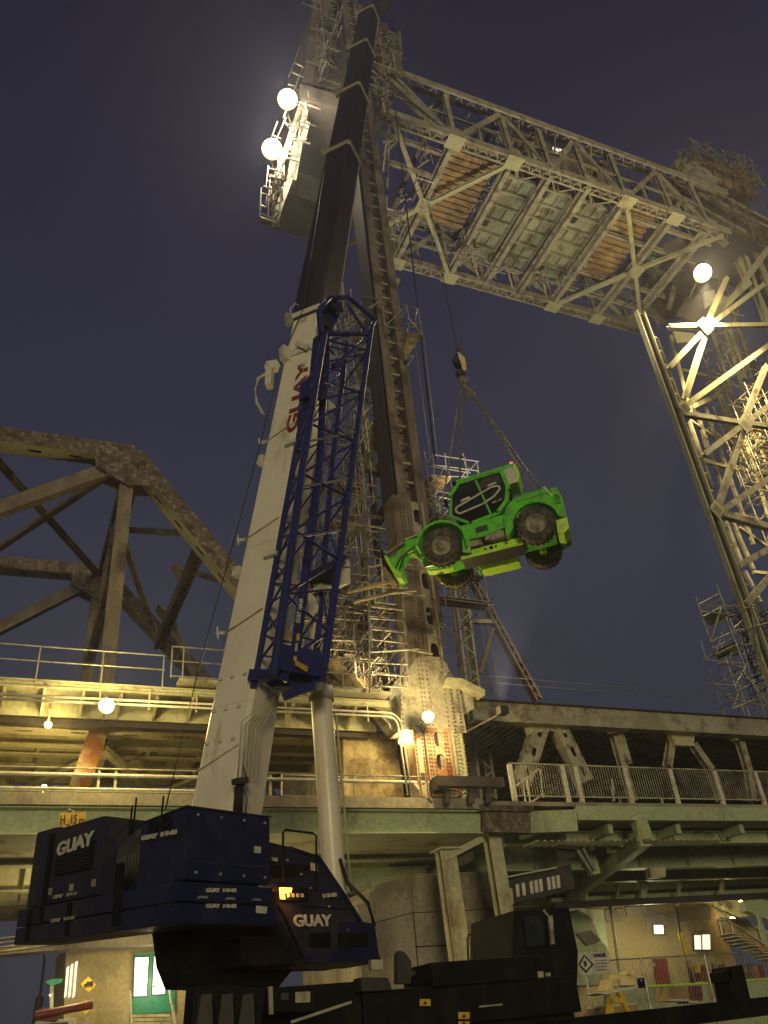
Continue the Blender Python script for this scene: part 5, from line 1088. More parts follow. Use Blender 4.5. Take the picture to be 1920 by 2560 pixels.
tprof('roof', [(-.70, 2.62), (-.62, 2.70), (1.18, 2.80), (1.22, 2.72), (.8, 2.66)], -1.0, .1, 'green', .012)
tprof('roof_box', [(.84, 2.70), (1.20, 2.72), (1.24, 2.40), (1.18, 2.14), (.90, 2.10)], -.98, -.2, 'decal', .02)
tprof('roof_box_rim', [(1.16, 2.76), (1.24, 2.76), (1.30, 2.40), (1.20, 2.10), (1.12, 2.12), (1.21, 2.40)], -1.0, -.1, 'lime_lit', .01)
mt_ = TM @ Matrix.Translation((1.12, -.9, 2.84)) @ Matrix.Rotation(math.pi / 2, 4, 'X')
lathe('beacon', [(0, .06), (.05, .05), (.06, -.02), (.06, -.06), (0, -.06)], 'redlens', TH, mt_, n=12)
tprof('front_pod', [(-.98, 2.30), (-.70, 2.62), (-.62, 2.60), (-.90, 2.22)], -.9, -.1, 'green', .02)
tprof('seat_black_panel', [(-.46, 1.21), (.33, 1.32), (.66, 1.64), (.5, 1.72), (-.9, 1.58)], -.958, -.95, 'black', 0)
# telescopic boom on the far side, drop nose, fork carriage, forks
tprof('telescopic_boom', [(2.0, 1.70), (-1.9, 1.62), (-2.1, 1.50), (-2.1, 1.28), (2.0, 1.30)], .12, .5, 'green', .02)
tprof('boom_nose', [(-1.9, 1.62), (-2.62, 1.60), (-2.88, 1.46), (-3.05, 1.18), (-3.38, 1.10), (-3.32, .72), (-3.12, .18), (-2.86, .30), (-2.94, .75), (-2.68, 1.10), (-2.4, 1.02), (-1.95, .60), (-1.9, .72), (-2.3, 1.22), (-1.9, 1.30)], .0, .34, 'green', .015)
tprof('nose_plate', [(-3.40, 1.10), (-3.24, .62), (-3.05, .15), (-2.90, .14), (-2.88, .30), (-3.10, .52), (-3.24, .95)], -.45, .0, 'lime_lit', .012)
tprof('nose_guard', [(-2.66, 1.10), (-2.52, 1.02), (-2.2, .66), (-1.96, .60), (-1.97, .66), (-2.2, .76), (-2.5, 1.14)], -.12, .02, 'lime_lit', .01)
tprof('tilt_cylinder', [(-3.32, 1.16), (-2.7, 1.42), (-2.74, 1.50), (-3.36, 1.24)], -.2, -.05, 'hub', .02)
tprof('hose_cover', [(-2.7, 1.62), (-2.05, 1.70), (-2.05, 1.73), (-2.7, 1.66)], .0, .3, 'whiteclean', .005)
sweep('hydraulic_hose', [tl(-2.1, -.05, 1.45), tl(-2.5, -.12, 1.2), tl(-2.9, -.1, 1.0), tl(-3.1, -.1, .7)], .02, 'hose', TH); sweep('hydraulic_hose', [tl(-2.0, -.02, 1.3), tl(-2.4, -.15, 1.05), tl(-2.8, -.15, .95), tl(-3.0, -.1, .6)], .02, 'hose', TH)
tprof('fork_carriage', [(-3.47, .56), (-3.33, .56), (-3.12, .08), (-3.27, .0)], -.62, -.1, 'plank', .01); tprof('fork_carriage', [(-3.42, 1.20), (-3.36, 1.20), (-3.30, .6), (-3.40, .56)], -.55, .6, 'black', .01)
for y in (-.55, .25): tprof('fork', [(-3.26, .14), (-4.62, .06), (-4.64, .02), (-3.24, .04)], y, y + .14, 'plank', .006)
tprof('mudflap', [(-1.98, .30), (-1.86, .05), (-1.80, .02), (-1.84, .18)], .30, .45, 'yellow', .004)
# weathering pieces, hinges, lamps, pipes on the machine
for x, z in ((-.50, 1.12), (.36, 1.26), (.84, 1.9)): tprof('door_hinge', [(x, z), (x + .08, z + .01), (x + .08, z + .06), (x, z + .05)], -1.0, -.96, 'black', .004)
tprof('work_lamp', [(-.78, 2.66), (-.66, 2.70), (-.64, 2.60), (-.76, 2.57)], -1.0, -.88, 'black', .01); tprof('mirror', [(-1.12, 2.05), (-1.02, 2.08), (-1.0, 1.80), (-1.10, 1.78)], -1.12, -1.08, 'black', .01); bar(TH, 'mirror_arm', tl(-1.06, -1.1, 2.06), tl(-.86, -.98, 2.2), .02, .02, 'black')
tprof('hood_seam', [(1.0, 1.40), (1.95, 1.44), (1.95, 1.425), (1.0, 1.385)], -1.128, -1.12, 'dark', 0); tprof('hood_seam', [(1.70, 1.60), (1.72, 1.60), (1.78, 1.30), (1.76, 1.30)], -1.128, -1.12, 'dark', 0)
sweep('brake_pipe', [tl(-.7, -.76, .44), tl(-.2, -.77, .46), tl(.4, -.77, .47), tl(.85, -.76, .44)], .012, 'black', TH); sweep('exhaust', [tl(.85, .9, 1.2), tl(.85, .98, 1.9), tl(.80, 1.0, 2.0)], .05, 'dark', TH)
for y in (-.2, .2): sweep('axle_hose', [tl(-1.2, y, .62), tl(-.9, y * 1.4, .42), tl(-.5, y, .38)], .015, 'hose', TH)
for x in (.1, .5): bar(TH, 'step_rung', tl(x - .7, -.96, .32), tl(x - .4, -.96, .33), .03, .02, 'black')
# slings
hkb = hp_(800, 1290, .2)
SL = thing('chain_sling', hkb, 'pair of chain slings running down to the rear of the green machine', 'sling')
def chain(t, a, b, n, r=.05):
    for i in range(n):
        p, q = interp(a, b, i / n), interp(a, b, (i + 1.15) / n); bar(t, 'chain_link', p, q, r if i % 2 else r * .35, r * .35 if i % 2 else r, 'chain')
k_ = P('UR', 375, 1690, Y=18.2); bar(SL, 'shackle', hkb, k_, .09, .12, 'brown'); bar(SL, 'chain_shortener', k_ - V((.1, 0, .05)), k_ + V((.14, 0, -.14)), .12, .16, 'steel')
chain(SL, k_, tl(1.87, -.6, 1.66), 60, .075); chain(SL, k_ + V((.03, .05, 0)), tl(1.87, .6, 1.66), 60, .075); chain(SL, hkb, hkb + V((.05, 0, -.75)), 8, .08)
SL = thing('chain_sling', hkb, 'pale chain sling leading down behind the cab of the green machine', 'sling')
chain(SL, hkb + V((-.08, 0, -.1)), tl(-1.0, .4, 1.66), 66, .07); chain(SL, hkb + V((-.08, .04, -.1)), tl(-1.6, .0, 1.66), 66, .07)

# ------------------------------------------------------------------ lamps
def lamp(loc, r, en, lb, mat='lens2', col=(1, .74, .30), arm=None, est=None, name='flood_light', grp=None, lo=V((0, -.3, 0))):
    t = thing(name, loc, lb, 'lamp', grp); loc = V(loc)
    DM = Matrix.Translation(loc) @ (V((-.28, -.72, -1.0 if r > .3 else -.45))).normalized().to_track_quat('-Y', 'Z').to_matrix().to_4x4()
    r0_ = r; r = r * (.80 if r > .3 else .95)
    lathe('lens', [(0, -r), (r * .38, -r * .92), (r * .71, -r * .71), (r * .92, -r * .38), (r, 0), (r * .92, r * .38), (r * .71, r * .71), (0, r * .8)], mat, t, DM, n=20)
    lathe('halo_ring', [(r * .95, r * .2), (r * 1.30, -r * .10), (r * 1.34, -r * .02), (r * 1.0, r * .5)], 'halo_ring', t, DM, n=20)  # glowing ring stands in for the warm halo round the lens
    lathe('housing', [(r * 1.03, r * .52), (r * .85, r * 1.1), (0, r * 1.35)], 'dark', t, DM, n=14); r = r0_
    if arm is not None: bar(t, 'bracket', loc + V((0, r * .8, 0)), V(arm), .06, .06, 'steel')
    light(t, loc + V(lo), en, col, r)
    return t
F1 = P('UL', 1242, 430, Y=24.6); F2 = P('UL', 1175, 645, Y=24.6); F3 = P('UR', 1375, 1180, Y=23.8)
lamp(F1, .52, 2600, 'upper of two dazzling floodlights beside the counterweight', 'lens', (1, .86, .60), F1 + V((.5, 1.0, -.6)))
lamp(F2, .50, 2600, 'lower of two dazzling floodlights beside the counterweight', 'lens', (1, .86, .60), F2 + V((.5, 1.0, -.6)))
lamp(F3, .56, 7000, 'dazzling yellow floodlight near the top of the right tower', 'lens', (1, .77, .34), F3 + V((.9, 2.1, .3)))
a_ = P('LL', 460, 838, Y=23.2); lamp(a_, .17, 600, 'glaring sodium lamp in front of the conduits on the left', 'lens2', (1, .76, .26), a_ + V((0, .75, -.15)), name='sodium_lamp')
a_ = P('LR', 190, 885, Y=22.9); S1 = lamp(a_, .15, 520, 'bright sodium lamp on the foot of the left tower above the rusty plate', 'lens2', (1, .74, .30), a_ + V((0, .9, 0)), name='sodium_lamp')
light(bpy.data.objects['tower_head'], F3 + V((.2, .2, -.5)), 30000, (1, .78, .34), .3, 'SPOT', aim=(.35, .62, -1.0), spot=95)  # extra spot added at the floodlight to brighten the right tower
box(S1, 'added_uplight_box', tuple(a_ + V((2.05, -1.15, -.15))), tuple(a_ + V((2.35, -.85, .1))), 'dark'); bar(S1, 'added_uplight_arm', a_ + V((2.2, -1.0, -.1)), a_ + V((1.9, .9, -.1)), .06, .06, 'dark')  # made-up fixture for the added uplight
light(S1, a_ + V((2.2, -1.0, .35)), 36000, (1, .88, .60), .2, 'SPOT', aim=(15.5, 8.2, 41), spot=38)  # added uplight, brightens the underside of the lift span
a_ = P('LR', 85, 990, Y=24.6); lamp(a_, .15, 170, 'smaller sodium lamp between the ochre pier and the tower foot', 'lens2', (1, .76, .28), a_ + V((.9, 0, .05)), name='sodium_lamp')
a_ = P('LL', 208, 920, Z=10.1); lamp(a_, .09, 60, 'small lamp shining under the truss bridge deck at far left', 'lens2', (1, .76, .26), a_ + V((0, .1, .5)), name='sodium_lamp')
a_ = P('LL', 190, 1190, Y=27); lamp(a_, .07, 160, 'tiny lamp low under the left truss bridge behind the white barrier', 'lens2', (1, .70, .22), a_ + V((0, .2, -.4)), name='sodium_lamp')
a_ = P('LR', 1505, 1760, Y=36); lamp(a_, .13, 120, 'sodium lamp beside the pale stairs at bottom right', 'lens2', (1, .66, .22), a_ + V((0, .5, -.2)), name='sodium_lamp')
a_ = P('LR', 1540, 1682, Y=38); lamp(a_, .08, 60, 'tiny yellow lamp under the deck at far bottom right', 'lens2', (1, .85, .3), a_ + V((0, .3, .5)), name='sodium_lamp')

# ------------------------------------------------------------------ scaffold towers
def scaffold(lb, pos, nx, ny, nz, dx, dy, dz, seed, brace=.5, plank=.4, out=.25, mt='scaf', th=.055, miss=.12, lean=0, group=None):
    r = random.Random(seed); t = thing('scaffold_tower', pos, lb, 'scaffold', group); o = V(pos)
    for i in range(nx + 1):
        for j in range(ny + 1): bar(t, 'standard', o + V((i * dx, j * dy, -.3)), o + V((i * dx, j * dy, nz * dz + r.uniform(.3, 1.3))), th, th, mt, 'tube')
    for k in range(nz + 1):
        z = k * dz
        for j in range(ny + 1):
            if r.random() > miss: bar(t, 'ledger', o + V((-r.random() * out * 2, j * dy, z)), o + V((nx * dx + r.random() * out * 3, j * dy, z + r.uniform(-.03, .03))), th, th, mt, 'tube')
        for i in range(nx + 1):
            if r.random() > miss: bar(t, 'transom', o + V((i * dx, -r.random() * out * 2, z + .08)), o + V((i * dx, ny * dy + r.random() * out * 3, z + .08)), th, th, mt, 'tube')
        if k < nz:
            for i in range(nx):
                for j in (0, ny):
                    if r.random() < brace: f = r.random() < .5; bar(t, 'brace', o + V(((i + f) * dx, j * dy, z)), o + V(((i + 1 - f) * dx, j * dy, z + dz)), th * .8, th * .8, mt, 'tube')
            for j in range(ny):
                for i in (0, nx):
                    if r.random() < brace: f = r.random() < .5; bar(t, 'brace', o + V((i * dx, (j + f) * dy, z)), o + V((i * dx, (j + 1 - f) * dy, z + dz)), th * .8, th * .8, mt, 'tube')
            if r.random() < plank:
                for q in range(3): bar(t, 'plank', o + V((-.2, .1 + q * .3, z + .12)), o + V((nx * dx + .2, .1 + q * .3, z + .12)), .24, .04, 'plank')
    return t
p0 = P('S', 380, 2100, Y=26.4)
scaffold('tall rusty scaffold tower with ladder-like rungs right beside the left tower column', (p0.x, 26.2, 11.0), 1, 2, 9, 1.75, 1.9, .92, 31, brace=.25, plank=.2, out=.2, th=.06)
scaffold('dense scaffold thicket behind the jib foot and the left tower', (9.3, 27.6, 10.8), 2, 3, 7, 1.1, 1.5, 1.6, 32, brace=.55, plank=.3)
scaffold('scaffolding around the left tower raking leg behind the lattice jib', (10.0, 25.4, 19.0), 1, 2, 6, 1.1, 1.3, 1.7, 33, brace=.6, plank=.2, miss=.2)
p1 = P('C7', 600, 640, Y=29)
scaffold('scaffold tower with railed top platform between the tower column and the green machine', (P('C7', 600, 640, Y=28).x, 28, 17.5), 1, 2, 5, 2.2, 1.6, 1.45, 34, brace=.5, plank=.6, mt='galv')
t = thing('scaffold_platform', P('C7', 590, 350, Y=28), 'railed scaffold top platform left of the green machine', 'platform')
for q in ((590, 220, 885, 265), (590, 285, 885, 325), (575, 355, 880, 365), (593, 222, 600, 350), (668, 212, 682, 350), (797, 238, 815, 362), (875, 265, 885, 350), (668, 290, 640, 350), (540, 290, 590, 225), (820, 330, 870, 270)): pbar(t, 'rail', 'C7', q, .06, .06, 'galv', 27.9, shape='tube')
plate(t, 'board', 'C7', [(580, 345), (720, 355), (700, 385), (600, 375)], 1.2, 'wood', Y=27.9)
t = thing('scaffold_platform', P('C4', 1200, 600, Y=23.2), 'scaffold cage wrapped around the left tower column above the jib head', 'platform')
for q in ((1010, 335, 1180, 365), (1180, 365, 1490, 440), (1060, 340, 1180, 370), (1175, 370, 1200, 575), (1200, 580, 1510, 655), (1200, 580, 1385, 415), (1385, 410, 1400, 520), (1475, 440, 1510, 655), (1475, 440, 1435, 600), (1345, 500, 1390, 420), (1350, 570, 1510, 545), (1400, 520, 1510, 650), (1350, 620, 1480, 560), (1380, 640, 1420, 530), (1130, 400, 1080, 440), (1170, 370, 1060, 430), (1440, 560, 1500, 640)): pbar(t, 'tube', 'C4', q, .06, .06, 'galv', 23.3, 23.4, shape='tube')
plate(t, 'platform_skirt', 'C4', [(1130, 570), (1200, 590), (1050, 870), (1000, 800)], .05, 'steel_pale', Y=26.4); plate(t, 'platform_skirt', 'C4', [(1385, 640), (1505, 655), (1375, 860), (1365, 780)], .3, 'stucco', Y=23.6)
for q in ((1375, 830, 1440, 830), (1440, 830, 1390, 910), (1380, 860, 1430, 820)): pbar(t, 'tube', 'C4', q, .05, .05, 'galv', 23.6, shape='tube')
# long tubes sticking out in front of the column
t = thing('scaffold_tubes', P('C7', 190, 1120, Y=23.3), 'long pale scaffold tubes sticking out across the left tower column', 'scaffold tubes')
for q in ((180, 1128, 485, 1092), (410, 1105, 545, 1125), (195, 1482, 505, 1462), (440, 1465, 590, 1492), (180, 940, 290, 920), (400, 915, 520, 935), (180, 1062, 430, 1072), (195, 1190, 410, 1215), (195, 1265, 410, 1280), (205, 1335, 415, 1355), (205, 1400, 425, 1425), (215, 1620, 440, 1635), (220, 1695, 440, 1710), (215, 1550, 430, 1560)): pbar(t, 'tube', 'C7', q, .065, .065, 'whiteclean' if q[0] in (195, 180) and q[1] in (1482, 1128) else 'scaf', 23.5, shape='tube')
for q in ((185, 930, 190, 1750), (400, 1100, 435, 1720)): pbar(t, 'standard', 'C7', q, .07, .07, 'scaf', 23.6, shape='tube')
cluster('scaffolding', 'tangle of scaffold tubes left of the tower column at mid height', 'scaffolding', [P('S', 240, 200, Y=26), P('S', 300, 700, Y=26), P('S', 320, 1100, Y=25.5), P('S', 260, 1500, Y=26)], 150, 2.4, ('scaf', 'galv', 'scaf', 'brown'), 41, th=.055, Yr=(-.8, .8))
cluster('scaffolding', 'tangle of scaffold tubes low behind the foot of the jib', 'scaffolding', [P('S', 100, 1500, Y=27), P('S', 200, 1750, Y=26.5), P('S', 330, 2050, Y=26)], 130, 2.0, ('scaf', 'galv', 'brown'), 42, th=.055, Yr=(-.8, .8))
cluster('scaffolding', 'rusty scaffold tubes between the column and the raised front wheel', 'scaffolding', [P('C7', 560, 450, Y=27), P('C7', 620, 600, Y=27)], 50, 1.8, ('scaf', 'galv', 'brown'), 43, th=.05)
cluster('scaffolding', 'pale scaffold tubes seen through the top of the lattice jib', 'scaffolding', [P('C4', 870, 400, Y=26), P('C4', 900, 620, Y=26), P('C4', 850, 900, Y=26)], 60, 1.8, ('scaf', 'galv', 'steel_pale'), 44, th=.06, Yr=(-.8, .8))
plate(LT, 'dark_sheet', 'S', [(70, 1400), (360, 1480), (380, 2150), (90, 2120)], .1, 'dark', Y=30)  # plain dark sheet behind the scaffold tubes
a_ = P('S', 150, 2030, Y=25.6); lamp(a_, .12, 650, 'assumed sodium lamp added on the deck, unseen behind the foot of the lattice jib', 'lens2', (1, .80, .38), a_ + V((0, .5, -.5)), name='sodium_lamp')  # assumed lamp, added to brighten the scaffold tubes and struts around it
cluster('scaffolding', 'bright scaffold tubes between the jib and the tower column near the top of the jib', 'scaffolding', [P('S', 300, -500, Y=25.5), P('S', 330, 0, Y=25.5), P('S', 260, 420, Y=25.5)], 90, 2.2, ('scaf', 'galv', 'whiteclean'), 46, th=.055, Yr=(-.8, .8))
cluster('scaffolding', 'pale scaffold tubes beside the lower tower column above the deck', 'scaffolding', [P('S', 420, 1250, Y=25), P('S', 440, 1700, Y=25), P('S', 460, 2080, Y=25)], 80, 1.6, ('scaf', 'whiteclean', 'galv'), 47, th=.05, Yr=(-.6, .6))
cluster('scaffolding', 'dim lattice of pipes over the sheave house above the counterweight', 'scaffolding', [P('C1', 620, 500, Y=24.6), P('C1', 780, 300, Y=24.6), P('C1', 900, 60, Y=24.6), P('C1', 680, 60, Y=24.6)], 90, 2.6, ('scaf', 'brown', 'galv', 'steel'), 48, th=.08)
cluster('scaffolding', 'brightly lit brackets and pipes beside the counterweight under the lower floodlight', 'scaffolding', [P('C1', 250, 1850, Y=24.7), P('C1', 330, 1500, Y=24.7), P('C1', 470, 1150, Y=24.7), P('C1', 560, 800, Y=24.7)], 70, 1.3, ('whiteclean', 'scaf', 'rust_lit'), 49, th=.09)
cluster('scaffolding', 'pale pipes on the right flank of the left tower head', 'scaffolding', [P('C1', 1180, 260, Y=25.2), P('C1', 1290, 400, Y=25.2), P('C1', 1180, 700, Y=25.2), P('C1', 1200, 900, Y=25.2)], 90, 1.9, ('scaf', 'galv', 'whiteclean', 'brown'), 50, th=.08)
cluster('scaffolding', 'cluttered rails and pipes on the right tower head platform', 'scaffolding', [P('UR', 1250, 740, Y=27.2), P('UR', 1340, 660, Y=27.2), P('UR', 1560, 740, Y=27.2), P('UR', 1600, 860, Y=27.2)], 110, 2.4, ('scaf', 'brown', 'galv', 'wood'), 51, th=.08)
cluster('scaffolding', 'scaffold tubes along the underside of the span behind the deck plates', 'scaffolding', [P('UR', 330, 1100, Y=33), P('UR', 420, 1140, Y=33), P('UR', 640, 1200, Y=33), P('UR', 780, 1230, Y=33)], 60, 1.8, ('scaf', 'galv'), 52, th=.07)
q_ = P('UR', 1560, 1560, Y=28.5)
scaffold('regular scaffold tower bays lit yellow inside the right tower under the floodlight', (q_.x - 1.5, 28.2, 17.5), 2, 2, 13, 1.5, 1.5, 1.45, 61, brace=.5, plank=.35, mt='scaf', th=.075)
scaffold('scaffold bays wrapped round the right flank of the left tower head', (13.6, 25.0, 53.0), 1, 1, 5, 1.7, 1.5, 1.5, 62, brace=.6, plank=.3, mt='scaf', th=.09)
scaffold('scaffold bays wrapped over the sheave house left of the boom', (10.9, 24.4, 51.5), 2, 1, 5, 1.3, 1.0, 1.9, 63, brace=.5, plank=0, mt='scaf', th=.08)
scaffold('scaffold bays standing on the right tower head', (47, 27.0, 63.0), 4, 1, 2, 1.8, 1.6, 1.6, 64, brace=.6, plank=.5, mt='scaf', th=.09)
# right hand stepped scaffold
t = thing('scaffold_tower', P('C8', 900, 1700, Y=26), 'stepped scaffold staircase at the foot of the right tower', 'scaffold')
R2 = random.Random(5)
for q in ((660, 1360, 780, 1720), (800, 1270, 940, 1620), (680, 1415, 830, 1335), (690, 1460, 835, 1378), (705, 1500, 840, 1430), (730, 1588, 905, 1495), (760, 1675, 930, 1595), (780, 1718, 925, 1645), (790, 1762, 940, 1690), (805, 1808, 950, 1738), (680, 1415, 850, 1430), (690, 1460, 900, 1480),
          (765, 1670, 840, 1430), (800, 1760, 880, 1500), (850, 1945, 990, 1875), (878, 2040, 1040, 1970), (910, 2138, 1060, 2075), (920, 2135, 1000, 1880), (850, 1940, 910, 1745), (1020, 1920, 1161, 1860), (1060, 2080, 1200, 2010), (850, 1420, 1070, 1440), (920, 1585, 1060, 1440), (930, 1600, 1161, 1540), (940, 1690, 1100, 1690), (810, 1815, 1000, 1850), (870, 1500, 1000, 1840), (950, 1560, 1040, 1900), (1040, 1440, 1120, 1800), (990, 1875, 1161, 2100), (860, 2050, 1161, 2120)):
    pbar(t, 'tube', 'C8', q, .075, .075, 'galv' if q[2] - q[0] < 180 else 'scaf', 25.8 + R2.uniform(-.2, .4), shape='tube')
for q in ((880, 1500, 925, 1490), (785, 1766, 935, 1695)): pbar(t, 'board', 'C8', q, .4, .06, 'stucco', 26)
plate(t, 'green_net', 'C8', [(700, 1480), (840, 1440), (900, 1500), (780, 1570)], .05, 'grass', Y=26.8); plate(t, 'green_net', 'C8', [(790, 1740), (940, 1660), (960, 1760), (820, 1790)], .05, 'grass', Y=26.8)
scaffold('bulky dark scaffold mass at the foot of the right tower', (34.2, 27, 7.9), 3, 3, 7, 1.5, 1.6, 1.4, 35, brace=.6, plank=.5)
cluster('scaffolding', 'cluttered rusty tubes round the right tower foot at the picture edge', 'scaffolding', [P('C8', 1000, 1400, Y=27), P('C8', 1100, 1650, Y=27), P('C8', 1130, 2000, Y=27)], 140, 1.8, ('scaf', 'brown', 'galv', 'dark'), 45, th=.055, Yr=(-.8, .8))

# ------------------------------------------------------------------ yard at bottom left
T = thing('control_building', P('C10', 900, 1400, Y=34), 'ochre rendered control building with a green door at bottom left', 'building')
wl = plate(T, 'wall', 'C10', [(430, 930), (1700, 800), (1700, 1800), (400, 1800)], 5, 'wall', Y=34)
d_ = plate(T, 'door', 'C10', [(868, 995), (1140, 985), (1135, 1375), (858, 1388)], .1, 'door', Y=33.88)
for q in (((876, 1022), (962, 1018), (948, 1268), (868, 1270)), ((1000, 1015), (1078, 1012), (1068, 1255), (988, 1258))):
    plate(d_, 'frame', 'C10', [(q[0][0] - 8, q[0][1] - 8), (q[1][0] + 8, q[1][1] - 8), (q[2][0] + 8, q[2][1] + 8), (q[3][0] - 8, q[3][1] + 8)], .03, 'dark', Y=33.85)
    plate(d_, 'glass_pane', 'C10', q, .02, 'litwin', Y=33.82)
plate(d_, 'glazing_bar', 'C10', [(990, 1205), (1070, 1202), (1070, 1208), (990, 1212)], .02, 'dark', Y=33.79)
for x in (435, 462, 490): plate(T, 'slit_window', 'C10', [(x - 2, 1085 - (x - 435) * .6), (x + 14, 1075 - (x - 435) * .6), (x - 6, 1270), (x - 20, 1285)], .03, 'litwin2', Y=33.95)
for i in range(6): plate(T, 'step', 'C10', [(850 - i * 2, 1390 + i * 26), (1100 + i * 3, 1385 + i * 26), (1100 + i * 3, 1404 + i * 26), (850 - i * 2, 1410 + i * 26)], .4, 'steel_pale', Y=33.2 - i * .25)
H_ = thing('handrail', P('C10', 860, 1450, Y=32.8), 'white handrails either side of the steps to the green door', 'handrail')
for q in ((840, 1235, 862, 1600), (1098, 1210, 1150, 1600), (1098, 1210, 1108, 1320), (842, 1240, 850, 1380), (1120, 1330, 1160, 1560)): pbar(H_, 'rail', 'C10', q, .07, .07, 'whiteclean', 32.8, shape='tube')
light(T, P('C10', 1010, 1180, Y=32.9), 60, (1, .86, .55), .4)  # added light without a fixture, brightens the wall round the door
lamp(P('LL', 330, 1800, Y=30), .12, 380, 'assumed sodium lamp added under the girders, unseen behind the crane counterweight', 'lens2', (1, .78, .34), P('LL', 330, 1800, Y=30) + V((0, .3, 1.2)), name='sodium_lamp')  # added lamp, assumed from the lit girders; brightens their undersides
lamp(P('LL', 950, 2080, Y=27.5), .12, 260, 'assumed sodium yard lamp added unseen behind the crane turntable near the pier', 'lens2', (1, .80, .36), P('LL', 950, 2080, Y=27.5) + V((0, .5, .8)), name='sodium_lamp')  # assumed lamp, added as an unseen source for the yard light
T = thing('abutment_beam', P('C10', 600, 900, Y=38.8), 'long pale concrete abutment beam low behind the crane counterweight', 'beam')
plate(T, 'beam', 'C10', [(-300, 1010), (0, 950), (1180, 800), (1180, 925), (480, 962), (0, 1003), (-300, 1040)], 1.0, 'concrete', Y=33.0)
for i in range(4): plate(T, 'ledge', 'C10', [(-300, 1020 - i * 30), (1180, 815 - i * 24), (1180, 821 - i * 24), (-300, 1027 - i * 30)], .2, 'steel_pale', Y=32.7 + i * .05)
T = thing('wall_lamp_hood', P('C10', 350, 1300, Y=30), 'white and green hooded post lamp left of the building', 'lamp post')
plate(T, 'hood', 'C10', [(290, 1180), (330, 1160), (410, 1158), (400, 1180), (330, 1205)], .3, 'door', Y=30); pbar(T, 'post', 'C10', (335, 1200, 330, 1700), .1, .1, 'whiteclean', 30.1); plate(T, 'lit_strip', 'C10', [(318, 1258), (332, 1258), (332, 1272), (318, 1272)], .03, 'litwin2', Y=29.95)
for (cx, cy), lb in (((573, 1195), 'upper yellow diamond road sign with a black truck on the ochre wall'), ((556, 1340), 'lower yellow diamond road sign behind the red barrier arm')):
    T = thing('road_sign', P('C10', cx, cy, Y=31), lb, 'road sign')
    plate(T, 'face', 'C10', [(cx, cy - 52), (cx + 50, cy), (cx, cy + 52), (cx - 50, cy)], .03, 'signyellow', Y=31)
    pbar(T, 'post', 'C10', (cx, cy - 40, cx - 8, 1800), .06, .06, 'galv', 31.1)
    if cy < 1300: plate(T, 'truck_symbol', 'C10', [(cx - 30, cy - 2), (cx - 14, cy - 4), (cx - 14, cy - 16), (cx + 30, cy - 22), (cx + 28, cy + 6), (cx + 18, cy + 14), (cx + 8, cy + 8), (cx - 10, cy + 12), (cx - 18, cy + 20), (cx - 28, cy + 14)], .01, 'signblack', Y=30.97)
T = thing('barrier_gate', P('C10', 350, 1450, Y=28), 'red and white barrier gate arm at the bottom left corner', 'barrier')
pbar(T, 'arm', 'C10', (225, 1400, 600, 1325), .3, .22, 'red', 28, shape='tube'); plate(T, 'drive_head', 'C10', [(222, 1375), (270, 1350), (340, 1360), (380, 1420), (360, 1440), (230, 1425)], .5, 'red', Y=28, bevel=.04)
plate(T, 'cabinet', 'C10', [(230, 1432), (490, 1415), (500, 1700), (225, 1700)], .6, 'whiteclean', Y=28.1, bevel=.04); plate(T, 'cabinet_opening', 'C10', [(290, 1450), (440, 1438), (450, 1600), (280, 1600)], .02, 'dark', Y=28.07)
# bare trees behind
def tree(x, y0, h, seed, lb):
    r = random.Random(seed); t = thing('bare_tree', (x, y0, 2.2), lb, 'tree'); seg = []
    def grow(p, d, L, rad, n):
        q = p + d * L; seg.append((p, q, rad))
        if n: 
            for _ in range(r.choice((2, 3))):
                nd = (d + V((r.uniform(-.6, .6), r.uniform(-.5, .5), r.uniform(-.1, .5)))).normalized(); grow(q, nd, L * r.uniform(.62, .8), rad * .6, n - 1)
    o = V((x, y0, 2.2)); bar(t, 'trunk', o, o + V((.1, 0, h * .3)), .35, .35, 'dark', 'tube'); grow(o + V((.1, 0, h * .3)), V((0, 0, 1)), h * .2, .12, 5)
    A = Acc()
    for p, q, rad in seg: A.bar(p, q, rad, rad)
    A.build('branches', 'dark', t)
for i, (x, y0, h, lb) in enumerate(((-4, 48, 9, 'bare dark tree at the far left edge'), (-.6, 50, 8, 'bare dark tree second from the left edge'), (2.2, 47, 8, 'bare dark tree just left of the ochre building'))): tree(x, y0, h, i, lb)
# clearance sign on the girder
T = thing('clearance_sign', P('LL', 315, 1350, Y=23.5), 'yellow clearance sign reading 15 m hanging on the girder above the crane', 'sign')
plate(T, 'board', 'LL', [(258, 1300), (372, 1296), (368, 1400), (252, 1402)], .05, 'signyellow', Y=23.5)
a_ = P('LL', 258, 1355, Y=23.47); b_ = P('LL', 365, 1351, Y=23.47); text(T, 'lettering', 'H_15', a_, b_ - a_, (0, 0, 1), .26, 'signblack', width=(b_ - a_).length * .68, extrude=.004); text(T, 'lettering', 'm', interp(a_, b_, .76), b_ - a_, (0, 0, 1), .15, 'signblack', width=(b_ - a_).length * .24, extrude=.004)
plate(T, 'arrow_symbol', 'LL', [(280, 1384), (300, 1378), (318, 1384), (335, 1366), (360, 1372), (356, 1384), (338, 1386), (320, 1398), (304, 1390), (284, 1396)], .01, 'signblack', Y=23.47)
sweep('hanger_wire', [P('LL', 278, 1310, Y=23.5), P('LL', 300, 1284, Y=23.6), P('LL', 330, 1300, Y=23.5)], .012, 'galv', T, n=4)
bar(T, 'hanger_bracket', P('LL', 300, 1284, Y=23.6), (P('LL', 300, 1284, Y=23.6) + V((0, .6, .1))), .05, .05, 'galv')

